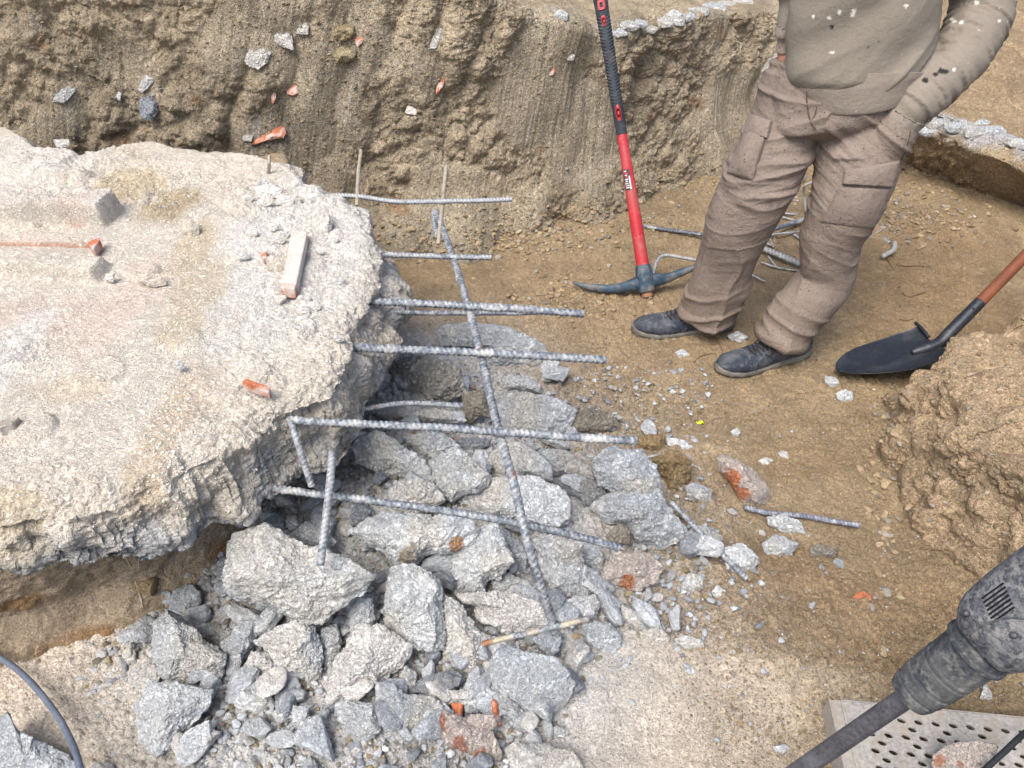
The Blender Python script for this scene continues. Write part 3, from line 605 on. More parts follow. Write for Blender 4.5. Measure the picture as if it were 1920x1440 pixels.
chunk(crC([(1430, 560), (1480, 540), (1565, 600), (1530, 675), (1450, 625)]), 'g', 'bluish chunk behind the flat one at the right front edge')
chunk(crC([(1555, 600), (1620, 640), (1675, 690), (1640, 710), (1550, 680)]), 'w', 'thin warm-coloured piece at the right front edge of the pile', D=.35)
chunk(crC([(1640, 740), (1740, 715), (1800, 770), (1770, 820), (1680, 800)]), 'w', 'dusty chunk on the edge of the smooth bare earth')
chunk(crC([(960, 1345), (1010, 1310), (1150, 1325), (1290, 1355), (1340, 1440), (1300, 1490), (1000, 1480)]), 'w', 'light dusty chunk cut by the bottom of the photo', lift=.25, D=.5, rough=.7)
chunk(crC([(1168, 1245), (1220, 1225), (1278, 1250), (1262, 1292), (1180, 1292)]), 'm', 'single small light stone on the bare earth near the bottom')
chunk([(436, 1004), (470, 990), (503, 988), (540, 1010), (591, 1028), (642, 1046), (700, 1075), (671, 1119), (634, 1141), (602, 1168), (569, 1168), (540, 1156), (503, 1135), (452, 1127), (430, 1108), (425, 1068)], 'l', 'biggest light chunk beside the slab, touched by the hanging short bar', z=.27, D=.5, rough=1.1)
chunk(crB([(795, 700), (870, 642), (960, 710), (1060, 780), (1142, 850), (1130, 975), (1040, 1028), (940, 1022), (850, 960), (790, 870)]), 'm', 'large block-shaped grey chunk at the left of the pile', lift=.45, D=.7)
chunk(crB([(1150, 800), (1240, 690), (1315, 690), (1312, 800), (1262, 870), (1212, 1012), (1140, 1030), (1135, 900)]), 'g', 'dull grey chunk right of the block-shaped one', lift=.3)
chunk(crB([(1312, 790), (1400, 740), (1500, 690), (1620, 720), (1655, 830), (1645, 960), (1590, 992), (1460, 922), (1400, 850)]), 'l', 'pale triangular chunk under the biggest light one', lift=.5, D=.6)
chunk(crB([(1640, 730), (1735, 700), (1750, 800), (1720, 905), (1655, 900)]), 'g', 'grey chunk wedged right of the pale triangular one', lift=.35)
chunk(crB([(700, 1130), (780, 1000), (900, 1015), (1082, 1045), (1075, 1110), (1000, 1200), (940, 1275), (870, 1375), (790, 1435), (725, 1310)]), 'm', 'large smooth-faced grey chunk lowest at the left of the pile', lift=.35, D=.55, rough=.75)
chunk(crB([(915, 1375), (1000, 1290), (1080, 1238), (1135, 1260), (1060, 1355), (970, 1435)]), 'w', 'elongated light piece beside the lowest left grey chunk', lift=.3)
chunk(crB([(1200, 1085), (1250, 1040), (1380, 1050), (1400, 1100), (1340, 1165), (1230, 1140)]), 'l', 'light flattish chunk in the gravel at the bottom', lift=.25)
chunk(crB([(1240, 965), (1290, 850), (1380, 850), (1412, 910), (1340, 985)]), 'w', 'warm grey chunk between the triangular and the dull grey ones', lift=.3)
chunk(crB([(645, 960), (760, 890), (825, 955), (800, 1005), (700, 1035)]), 'w', 'dusty chunk left below the block-shaped one')
chunk(crB([(632, 860), (670, 790), (700, 860), (690, 900), (650, 950)]), 'w', 'narrow dusty piece at the left edge of the pile')
chunk(crB([(-60, 1200), (50, 1160), (100, 1260), (200, 1310), (330, 1370), (400, 1440), (380, 1520), (-60, 1520)]), 'g', 'grey chunk in the bottom left corner beside the cable', lift=.3, D=.4, rough=.7)
chunk(crB([(1388, 1155), (1440, 1135), (1505, 1145), (1510, 1192), (1440, 1212)]), 'l', 'egg-shaped light stone at the bottom centre left')
chunk(crB([(1510, 1120), (1590, 1130), (1590, 1260), (1540, 1270), (1500, 1190)]), 'm', 'upright grey piece right of the egg-shaped stone')
chunk(crE([(598, 150), (680, 138), (760, 170), (798, 238), (720, 237), (610, 192)]), 'l', 'pale oval flake below the loose bar on the dirt', D=.35)
chunk(crE([(578, 290), (640, 238), (762, 290), (720, 342), (650, 358), (590, 332)]), 'm', 'angular chunk with a dark side on the dirt at the right', lift=.4)
chunk(crE([(815, 315), (860, 285), (962, 320), (950, 358), (830, 352)]), 'n', 'brown earthy lump right of the angular chunk', name='earth_clod', cat='clod', group='brown earth clods beside the rubble')
chunk(crE([(362, 330), (470, 288), (555, 360), (532, 412), (470, 452), (408, 412)]), 'l', 'white speckled chunk beside the half-buried bar', lift=.4)
chunk(crE([(128, 290), (215, 208), (270, 193), (355, 250), (340, 332), (260, 335), (160, 325)]), 'm', 'grey chunk under the half-buried bar', lift=.2)
chunk(crE([(163, 490), (200, 440), (262, 458), (268, 520), (220, 542), (170, 525)]), 'l', 'light cube-like stone at the right edge of the rubble')
chunk(crE([(318, 532), (345, 503), (382, 530), (370, 562), (330, 558)]), 'l', 'small white stone on the brown dirt')
chunk(crE([(118, 780), (190, 755), (270, 790), (275, 820), (180, 825)]), 'l', 'flat pale piece on the edge of the bare earth')
chunk(crB([(775, 560), (830, 530), (902, 540), (912, 590), (850, 612), (790, 602)]), 'g', 'rounded grey stone under the overhanging slab', lift=.2)
chunk(crB([(1355, 170), (1430, 130), (1472, 160), (1462, 212), (1380, 218)]), 'd', 'dark blue-grey stone in the shade under the slab', lift=.8, z=.22)
chunk(crB([(1468, 170), (1510, 143), (1537, 190), (1490, 217)]), 'g', 'small grey stone beside the dark blue-grey one', z=.23)
chunk(crB([(1488, 235), (1570, 178), (1682, 200), (1722, 280), (1660, 345), (1540, 292)]), 'g', 'grey chunk behind the hanging short bar', z=.20)
chunk(crB([(845, 622), (950, 612), (1010, 660), (1105, 720), (1135, 785), (1050, 765), (900, 692)]), 'm', 'flat grey chunk between the cavity and the block-shaped one', lift=.2)
chunk(crC([(5, 725), (90, 720), (102, 820), (60, 925), (5, 900)]), 'm', 'grey chunk between the pale triangle and the long slanting chunk', lift=.4)
chunk(crC([(245, 445), (330, 430), (352, 470), (312, 512), (250, 492)]), 'd', 'dark lump left of the tall light chunk', lift=.6)
chunk(crC([(598, 435), (640, 388), (702, 400), (680, 500), (620, 515)]), 'm', 'grey lump between the tall chunk and the light rough one', lift=.4)
chunk(crC([(880, 460), (960, 440), (1040, 470), (1100, 540), (1000, 545), (900, 520)]), 'g', 'crumbled grey lump behind the flat warm-coloured chunk')
chunk(crD([(955, 790), (1000, 770), (1040, 790), (1035, 830), (975, 840)]), 'l', 'light stone on the dirt just below the shovel blade', group='loose stones on the pit floor', name='stone', cat='stone')
chunk(crD([(900, 700), (950, 710), (975, 745), (930, 758), (900, 735)]), 'm', 'stone touching the tip of the shovel', group='loose stones on the pit floor', name='stone', cat='stone')
chunk(crD([(395, 490), (450, 470), (500, 500), (460, 530), (410, 510)]), 'm', 'grey stone behind the toe of the nearer shoe', group='loose stones on the pit floor', name='stone', cat='stone')
chunk(crD([(130, 580), (165, 565), (198, 590), (180, 608), (145, 605)]), 'l', 'grey flake on the dirt between the two shoes', group='loose stones on the pit floor', name='stone', cat='stone')
chunk(crD([(415, 985), (440, 970), (465, 990), (450, 1008), (425, 1005)]), 'l', 'round light pebble in front of the yellow scrap', group='loose stones on the pit floor', name='stone', cat='stone')
chunk(crD([(550, 1140), (590, 1120), (628, 1135), (610, 1160), (560, 1165)]), 'l', 'light stone above the pinkish brick-faced chunk', group='loose stones on the pit floor', name='stone', cat='stone')
chunk(crE([(1695, 1080), (1720, 1010), (1750, 1050), (1755, 1085), (1720, 1095)]), 'l', 'pale pointed stone upright below the demolition hammer', group='loose stones on the pit floor', name='stone', cat='stone')
chunk(crE([(630, 1330), (690, 1320), (720, 1340), (680, 1362), (640, 1355)]), 'l', 'flat stone on the bare earth left of the chisel', group='loose stones on the pit floor', name='stone', cat='stone')
chunk(crE([(1042, 560), (1090, 530), (1135, 560), (1115, 600), (1060, 590)]), 'r', 'flat red brick piece on the dirt right of the pile', name='brick_fragment', cat='brick fragment', group='red brick fragments', m='brick', D=.3)
# lumps on the slab
TONE['s'] = (.66, .63, .58); TONE['s2'] = (.60, .54, .45); TONE['s3'] = (.55, .54, .51)
SL = 'stones and lumps lying on the slab'
def on_slab(pts, tone, label, name='stone', cat='stone', D=.5, up=.012, **k): return chunk(pts, {'l': 's', 'w': 's2', 'm': 's3'}[tone], label, z=ZT + up, name=name, cat=cat, group=k.pop('grp', SL if name == 'stone' else 'red brick fragments'), D=D, m='slab', **k)
on_slab([(500, 484), (515, 478), (535, 482), (537, 500), (520, 512), (503, 505)], 'w', 'rounded pale stone left of the upright brick piece on the slab', rough=.6)
on_slab([(342, 412), (356, 410), (372, 425), (372, 440), (358, 449), (344, 436)], 'w', 'oval tan stone in the strip of gravel on the slab', rough=.5)
on_slab([(476, 352), (505, 345), (530, 355), (520, 370), (490, 376)], 'l', 'flat crust flake near the back right edge of the slab', D=.35)
on_slab([(585, 395), (610, 392), (622, 415), (620, 445), (600, 452), (584, 430)], 'l', 'rough lump of concrete at the right edge of the slab')
on_slab([(552, 598), (580, 588), (584, 606), (560, 612)], 'l', 'small white lump below the upright brick piece')
on_slab([(560, 350), (600, 350), (612, 372), (590, 385), (560, 375)], 'l', 'crusty lump beside the small upright stub of bar')
on_slab([(200, 515), (215, 510), (212, 528), (196, 524)], 'l', 'small stone at the end of the lower mortar strip')
on_slab([(100, 262), (128, 262), (130, 274), (108, 276)], 'm', 'little stone at the back left edge of the slab')
on_slab([(328, 680), (342, 680), (346, 690), (332, 692)], 'm', 'smooth oval pebble low on the slab', rough=.4)
on_slab([(255, 510), (300, 515), (312, 532), (290, 538), (262, 528)], 'w', 'flat lump pressed into the pinkish part of the slab', D=.35)
rs_ = np.random.RandomState(77)
for k_ in range(26):
    a, b = rs_.uniform(455, 650), rs_.uniform(330, 640); r_ = rs_.uniform(6, 15)
    if a > 640 - max(0, 420 - b) * .9: continue
    on_slab([(a + r_ * rs_.uniform(.7, 1.4) * math.cos(t), b + r_ * rs_.uniform(.45, .9) * math.sin(t)) for t in np.linspace(0, 5.6, 8)], 'l' if k_ % 3 else 'm', 'small pale crust lump on the rough right part of the slab', grp='crust lumps on the right part of the slab', D=.4, up=.008)
chunk([(1752, 1416), (1775, 1398), (1830, 1392), (1862, 1400), (1870, 1430), (1850, 1470), (1760, 1470)], 'p', 'round dusty stone with orange patches lying on the perforated plate', z=.085, name='stone', cat='stone', group='loose stones on the pit floor', rough=.5, reds=[(1764, 1425, 11, (.50, .27, .18)), (1800, 1432, 7, (.5, .29, .22))], D=.4)
# brick pieces
def brick(corners, z0, th, label, tone='r', spots_=None):
    W = [hz(a, b, z0) for a, b in corners]; c = np.mean(W, 0)
    n = 26; u = np.linspace(0, 1, n); U, Vv = np.meshgrid(u, u, indexing='ij')
    Vt, Fc = ico(5); Q = np.sign(Vt) * np.abs(Vt) ** .22; Q = Q / np.abs(Q).max(0)
    s = (Q[:, 0] + 1) / 2; t = (Q[:, 1] + 1) / 2
    P = ((1 - s) * (1 - t))[:, None] * W[0] + (s * (1 - t))[:, None] * W[1] + (s * t)[:, None] * W[2] + ((1 - s) * t)[:, None] * W[3]
    P[:, 2] = z0 + Q[:, 2] * th / 2 ; N = vnormals(P, Fc)
    if ((P - P.mean(0)) * N).sum() < 0: Fc = Fc[:, ::-1]; N = -N
    Pn = P.astype(np.float32); P = P + N * (.0028 * fbm(Pn, 60, 3, s=3))[:, None]
    col = np.tile(np.array(TONE[tone]), (len(P), 1)); du = smooth(-.1, .3, fbm(Pn, 16, 2, s=5))[:, None] * .75 * smooth(z0, z0 + th * .4, P[:, 2])[:, None]
    col = col * (1 - du) + np.array([.66, .55, .47]) * du
    return tag(link('brick_fragment', mesh_np('brick_fragment', P - c, Fc, col), M['brick'], loc=c), label, 'brick fragment', 'red brick fragments')
brick([(548, 437), (579, 439), (556, 549), (528, 545)], ZT + .018, .026, 'long pink piece of hollow brick lying upright on the slab', 'p')
brick([(530, 538), (558, 541), (554, 551), (527, 548)], ZT + .0175, .0275, 'broken orange end of the long pink brick piece')
brick([(454, 722), (462, 716), (509, 732), (505, 742)], ZT + .012, .02, 'thin orange shard of brick low on the slab')
brick([(489, 476), (499, 475), (502, 488), (493, 490)], ZT + .01, .018, 'tiny orange brick chip beside the rounded pale stone')
brick([(165, 462), (188, 451), (191, 458), (178, 474)], ZT + .020, .024, 'orange brick corner at the end of the groove in the slab')
brick([(0, 798), (40, 786), (30, 800), (0, 812)], ZT + .010, .02, 'reddish brick sliver at the left border of the photo', 'n')
chunk(crZ([(1150, 225), (1200, 240), (1290, 300), (1420, 390), (1380, 390), (1260, 330)]), 'r', 'orange and black brick shard standing in the rubble beside the long bar', name='brick_fragment', cat='brick fragment', group='red brick fragments', m='brick', lift=.8)

# ------------------------------------------------------------------ stones, brick and clods stuck in the earth wall
from mathutils.bvhtree import BVHTree
DG = bpy.context.evaluated_depsgraph_get()
BV = []
for o in SC.objects:
    if o.type == 'MESH' and o.name.startswith(('earth_bank', 'ground', 'earth_mound', 'concrete_slab')):
        me = o.data; n = len(me.vertices); v = np.empty(n * 3, np.float32); me.vertices.foreach_get('co', v); v = v.reshape(-1, 3) + np.array(o.location)
        f = np.empty(len(me.loops), np.int32); me.loops.foreach_get('vertex_index', f)
        BV.append((o.name, BVHTree.FromPolygons(v.tolist(), f.reshape(-1, 4).tolist())))
def cast(px, py, skip=()):
    d = Vector(ray(px, py)); best = None
    for nme, b in BV:
        if nme.startswith(skip) if skip else False: continue
        h = b.ray_cast(Vector(CAM), d)
        if h[0] is not None and (best is None or h[3] < best[1]): best = (h[0], h[3], h[1], nme)
    return best
def drop(x, y, zmax=2.0, skip=()):
    best = None
    for nme, b in BV:
        if skip and nme.startswith(skip): continue
        h = b.ray_cast(Vector((x, y, zmax)), Vector((0, 0, -1)))
        if h[0] is not None and (best is None or h[0].z > best[0].z): best = (h[0], h[1], nme)
    return best
def wall_stone(pts, tone, label, name='stone', cat='stone', m='rock', D=.3, group='stones embedded in the earth wall'):
    c = np.mean(pts, 0); h = cast(c[0], c[1])
    dep = depth_of(np.array(h[0]))
    global hh
    old = hh; hh = lambda a, b, lift=0: hd(a, b, dep + .001)
    o = chunk(pts, tone, label, name=name, cat=cat, m=m, D=D, group=group, fl=.5); hh = old; return o
def s7(L): return [(x / 2.743, y / 2.743) for x, y in L]
def s8(L): return [(600 + x / 2.743, y / 2.743) for x, y in L]
wall_stone(s7([(255, 500), (310, 450), (385, 395), (385, 470), (330, 525), (270, 520)]), 'm', 'smooth pale grey stone set in the left part of the earth wall')
wall_stone(s7([(715, 450), (740, 370), (775, 335), (795, 350), (790, 410), (760, 450), (730, 470)]), 'l', 'pale stone directly above the blue stone in the earth wall')
TONE['blue'] = (.30, .34, .40)
wall_stone(s7([(740, 470), (790, 430), (808, 470), (805, 580), (775, 615), (725, 590), (718, 540)]), 'blue', 'blue-tinted stone set in the earth wall at the left')
wall_stone(s7([(1255, 275), (1300, 235), (1360, 225), (1388, 270), (1375, 320), (1330, 350), (1270, 330)]), 'w', 'round tan stone in the earth wall, upper centre left', D=.4)
wall_stone(s7([(1400, 165), (1450, 110), (1500, 160), (1505, 255), (1450, 235), (1400, 200)]), 'w', 'yellowish angular stone in the wall at the upper left')
wall_stone(s7([(1510, 150), (1570, 85), (1590, 110), (1580, 175), (1530, 170)]), 'w', 'small pale stone near the top of the earth wall')
wall_stone(s7([(590, 500), (605, 450), (622, 470), (618, 515)]), 'l', 'small white stone between the grey and the blue stones')
wall_stone(s7([(1250, 690), (1275, 675), (1300, 690), (1290, 725), (1255, 720)]), 'l', 'small grey-white stone left of the long red brick in the wall')
wall_stone(s7([(1295, 745), (1330, 690), (1390, 665), (1445, 635), (1468, 680), (1455, 710), (1380, 715), (1320, 740)]), 'r', 'long red brick fragment at the foot of the earth wall above the slab', 'brick_fragment', 'brick fragment', 'brick', group='red brick fragments')
wall_stone(s7([(1480, 440), (1540, 400), (1560, 460), (1510, 485), (1480, 480)]), 'r', 'red brick with a grey spot in the middle of the earth wall', 'brick_fragment', 'brick fragment', 'brick', group='red brick fragments')
wall_stone(s7([(1395, 440), (1415, 435), (1418, 500), (1398, 545)]), 'r', 'narrow vertical red brick streak in the earth wall', 'brick_fragment', 'brick fragment', 'brick', group='red brick fragments')
wall_stone(s7([(1830, 205), (1865, 170), (1880, 195), (1840, 240)]), 'r', 'orange brick chip high in the earth wall beside the clods', 'brick_fragment', 'brick fragment', 'brick', group='red brick fragments')
wall_stone(s8([(600, 440), (625, 372), (645, 385), (630, 445), (600, 490)]), 'r', 'orange brick chip right of the smooth spade mark', 'brick_fragment', 'brick fragment', 'brick', group='red brick fragments')
wall_stone(s8([(1175, 385), (1195, 345), (1215, 342), (1200, 382)]), 'r', 'small orange brick chip left of the pickaxe handle', 'brick_fragment', 'brick fragment', 'brick', group='red brick fragments')
wall_stone(s8([(440, 580), (455, 515), (505, 520), (495, 590)]), 'p', 'square pinkish tile chip in the middle of the earth wall', 'brick_fragment', 'brick fragment', 'brick', group='red brick fragments')
wall_stone(s8([(560, 225), (600, 140), (630, 135), (632, 185), (595, 245), (565, 250)]), 'l', 'long pale stone slanting in the upper wall', D=.3)
wall_stone(s8([(50, 160), (110, 110), (170, 120), (185, 175), (120, 210), (60, 190)]), 'y', 'rounded clod sticking out of the wall, upper of two', 'earth_clod', 'clod', 'wallsoil', D=.7, group='clods in the earth wall')
wall_stone(s8([(30, 260), (90, 225), (190, 250), (170, 310), (90, 320)]), 'y', 'rounded clod sticking out of the wall, lower of two', 'earth_clod', 'clod', 'wallsoil', D=.7, group='clods in the earth wall')
wall_stone(s8([(1195, 80), (1230, 50), (1275, 70), (1270, 105), (1215, 100)]), 'l', 'pale stone on the upper ledge left of the pickaxe', D=.5)
wall_stone(s8([(1265, 290), (1280, 272), (1308, 285), (1300, 308), (1275, 308)]), 'w', 'round tan pebble at the rim of the wall beside the pickaxe', D=.5)
wall_stone(s8([(1785, 70), (1820, 50), (1860, 70), (1840, 95), (1790, 95)]), 'l', 'pale stone in the whitish crust right of the pickaxe', D=.4)
TONE['k'] = (.58, .57, .54)
for k_, (a, b, r_) in enumerate([(1160, 62, 9), (1178, 50, 12), (1196, 45, 10), (1216, 55, 9), (1240, 44, 11), (1262, 38, 14), (1286, 32, 10), (1310, 22, 12), (1336, 16, 13), (1362, 10, 12), (1390, 4, 11)]):
    rs = np.random.RandomState(k_); wall_stone([(a + r_ * (1 + .4 * rs.rand()) * math.cos(t) * 1.5, b + r_ * (.6 + .4 * rs.rand()) * math.sin(t)) for t in np.linspace(0, 5.5, 8)], 'k' if k_ % 2 else 'm', 'whitish crust lump along the rim of the wall right of the pickaxe', 'concrete_chunk', 'concrete chunk', D=.5, group='whitish crust lumps on the rim')
for k_, (a, b, r_) in enumerate([(1745, 248, 12), (1770, 232, 14), (1800, 240, 15), (1830, 250, 13), (1858, 246, 15), (1886, 262, 14), (1912, 270, 12), (1755, 226, 8), (1842, 232, 9)]):
    rs = np.random.RandomState(k_ + 40); wall_stone([(a + r_ * (1 + .4 * rs.rand()) * math.cos(t) * 1.5, b + r_ * (.6 + .4 * rs.rand()) * math.sin(t)) for t in np.linspace(0, 5.5, 8)], 'k' if k_ % 2 else 'm', 'whitish crust lump along the rim of the bank behind the worker', 'concrete_chunk', 'concrete chunk', D=.5, group='whitish crust lumps behind the worker')

# ------------------------------------------------------------------ small rubble: individuals, then gravel
def proto_rock(seed, n=3, flat=.7):
    rs = np.random.RandomState(seed); V, Fc = ico(n); f = np.full(len(V), 1.15)
    for k in range(14):
        a = rs.normal(size=3); a /= np.linalg.norm(a); h = rs.uniform(.50, .92); dt = V @ a
        f = np.where(dt > 1e-3, np.minimum(f, h / np.maximum(dt, 1e-3)), f)
    P = V * f[:, None] * np.array([1, rs.uniform(.65, .95), flat * rs.uniform(.7, 1.1)])
    if n > 2: N = vnormals(P, Fc); P = P + N * (.10 * fbm((P + seed).astype(np.float32), 2.6, 4, .62, billow=True))[:, None]
    return P, Fc
random.seed(5)
pm = []
for k in range(14):
    P, Fc = proto_rock(k + 1, 4 if k < 14 else 3)
    tn = ['g', 'm', 'g', 'w', 'm', 'g', 'd'][k % 7]; col = np.tile(np.array(TONE[tn]), (len(P), 1)) * (1 + .2 * fbm(P.astype(np.float32), 2.5, 2, s=k))[:, None]
    me = mesh_np('rubble_stone', P, Fc, col); me.materials.append(M['rock_s']) ; pm.append(me)
def scatter_points(n, cx, cy, rx, ry, seed, f=None):
    rs = np.random.RandomState(seed); out_ = []
    while len(out_) < n:
        px = cx + rx * rs.normal(); py = cy + ry * rs.normal()
        if not (-60 < px < 1980 and -20 < py < 1500): continue
        if f and not f(px, py): continue
        out_.append((px, py))
    return out_
def in_pile(px, py):
    return (px > 230 + max(0, 1250 - py) * .6 or py > 1180) and px < 1330 - max(0, py - 1150) * 1.3 + 0 and py > 690 - (px - 700) * 0 and px > 150 + (py < 1180) * 150 
cnt = 0
for (px, py) in scatter_points(285, 780, 1110, 290, 210, 3, in_pile):
    g = hh(px, py); s = random.choice([.013, .018, .022, .028, .035, .042]); o = bpy.data.objects.new('rubble_stone', random.choice(pm)); SC.collection.objects.link(o)
    o.location = (g[0], g[1], g[2] + s * .5 + random.uniform(0, .02)); o.scale = (s * random.uniform(.9, 1.5), s, s); o.rotation_euler = (random.uniform(-.5, .5), random.uniform(-.5, .5), random.uniform(0, 6.28))
    tag(o, 'small grey rubble stone filling the gaps between the big chunks', 'rubble stone', 'small stones in the rubble pile'); cnt += 1
for (px, py) in scatter_points(45, 1250, 1010, 130, 140, 4, lambda a, b: a > 1050 and b < 1260 and b > 650):
    g = hh(px, py); s = random.choice([.006, .008, .010, .015]); o = bpy.data.objects.new('rubble_stone', random.choice(pm)); SC.collection.objects.link(o)
    o.location = (g[0], g[1], g[2] + s * .4); o.scale = (s * random.uniform(.9, 1.5), s, s); o.rotation_euler = (random.uniform(-.5, .5), random.uniform(-.5, .5), random.uniform(0, 6.28))
    tag(o, 'small stone strewn over the dirt at the right foot of the rubble pile', 'rubble stone', 'small stones strewn right of the rubble pile')
lib = [proto_rock(50 + k, 1, .6) for k in range(12)]; lib2 = [proto_rock(80 + k, 2, .6) for k in range(12)]
def gravel(name, pts3, sizes, cols, seed, m='gravel', big=.006):
    rs = np.random.RandomState(seed); Vs = []; Fs = []; Cs = []; off = 0
    for p, s, c in zip(pts3, sizes, cols):
        V, Fc = (lib2 if s > big else lib)[rs.randint(12)]; a = rs.uniform(0, 6.28); ca, sa = math.cos(a), math.sin(a); b = rs.uniform(-.5, .5)
        R = np.array([[ca, -sa, 0], [sa, ca, 0], [0, 0, 1]]) @ np.array([[1, 0, 0], [0, math.cos(b), -math.sin(b)], [0, math.sin(b), math.cos(b)]])
        Vs.append(V @ R.T * s + p); Fs.append(Fc + off); off += len(V); Cs.append(np.tile(c, (len(V), 1)))
    return kind(link(name, mesh_np(name, np.vstack(Vs), np.vstack(Fs), np.vstack(Cs), smooth_=False), M[m]), 'stuff')
def spread(n, seed, f, smin, smax, tones, zf, lift=.25, p=2.6, dk=.8):
    rs = np.random.RandomState(seed); P = []; S = []; Cc = []
    while len(P) < n:
        px, py = rs.uniform(-40, 1960), rs.uniform(0, 1480)
        if rs.rand() > f(px, py): continue
        q = zf(px, py)
        if q is None: continue
        s = smin + (smax - smin) * rs.rand() ** p; q = np.array(q, float); q[2] += s * lift
        P.append(q); S.append(s); c = np.array(TONE[tones[rs.randint(len(tones))]]) * rs.uniform(.6, 1.1) * dk; Cc.append(c)
    return P, S, Cc
TONE['t'] = (.35, .26, .165); TONE['x'] = (.31, .225, .135)
g1 = lambda a, b, r1, r2, x, y: math.exp(-((x - a) / r1) ** 2 - ((y - b) / r2) ** 2)
P, S, Cc = spread(9000, 1, lambda x, y: (.9 if in_pile(x, y) else 0) + .5 * g1(280, 1250, 130, 160, x, y) + .35 * g1(1250, 1130, 200, 130, x, y), .0025, .013, 'gggmgdyn', lambda x, y: hh(x, y), .3, 2.2, dk=.72)
gravel('gravel', P, S, Cc, 1)
def floor_hit(x, y):
    q = hh(x, y); return q if (q[1] < 3.6) else None
P, S, Cc = spread(26000, 2, lambda x, y: (.25 + .8 * g1(1350, 900, 260, 140, x, y) + .9 * g1(1150, 640, 250, 90, x, y) + .6 * g1(1500, 1150, 250, 120, x, y) + .3 * g1(1550, 1350, 200, 60, x, y)) * (y > 380), .0015, .0060, 'txtxtyxnxgt', floor_hit, .2, 3.0)
gravel('gravel', P, S, Cc, 2)
def cast_on(names):
    def f(x, y):
        h = cast(x, y); return np.array(h[0]) if h and h[3].startswith(names) else None
    return f
P, S, Cc = spread(7000, 3, lambda x, y: (.10 + .9 * g1(300, 350, 90, 60, x, y) + .9 * g1(360, 500, 60, 120, x, y) + .9 * g1(320, 800, 50, 130, x, y) + .6 * g1(540, 420, 90, 130, x, y) + .5 * g1(350, 670, 60, 50, x, y) + .4 * g1(560, 600, 90, 120, x, y) + .5 * g1(80, 690, 60, 40, x, y)) * (x < 720 and 220 < y < 1000), .0013, .0048, ['s2', 's', 's2', 's3', 's'], cast_on('concrete_slab'), .1, 3.0, dk=1.05)
gravel('gravel', P, S, Cc, 3, m='gravel_s')
P, S, Cc = spread(5000, 4, lambda x, y: (.3 + .6 * g1(950, 90, 250, 60, x, y) + .5 * g1(1850, 900, 150, 250, x, y) + .4 * g1(700, 200, 300, 100, x, y)) * (y < 450 or x > 1650), .002, .010, 'txytxnt', cast_on('earth'), .0, 3.0)
gravel('gravel', P, S, Cc, 4, m='gravel_s')

P, S, Cc = spread(2600, 5, lambda x, y: .9 * g1(950, 450, 170, 30, x, y) + .9 * g1(1100, 408, 120, 26, x, y) + .8 * g1(1280, 340, 90, 26, x, y) + .8 * g1(1700, 400, 120, 40, x, y) + .3 * g1(1660, 900, 30, 170, x, y) + .5 * g1(1060, 560, 90, 40, x, y), .003, .016, 'tytxn', lambda x, y: (lambda h: np.array(h[0]) if h else None)(cast(x, y, ('concrete_slab',))), .2, 2.4, dk=1.0)
gravel('gravel', P, S, Cc, 5)
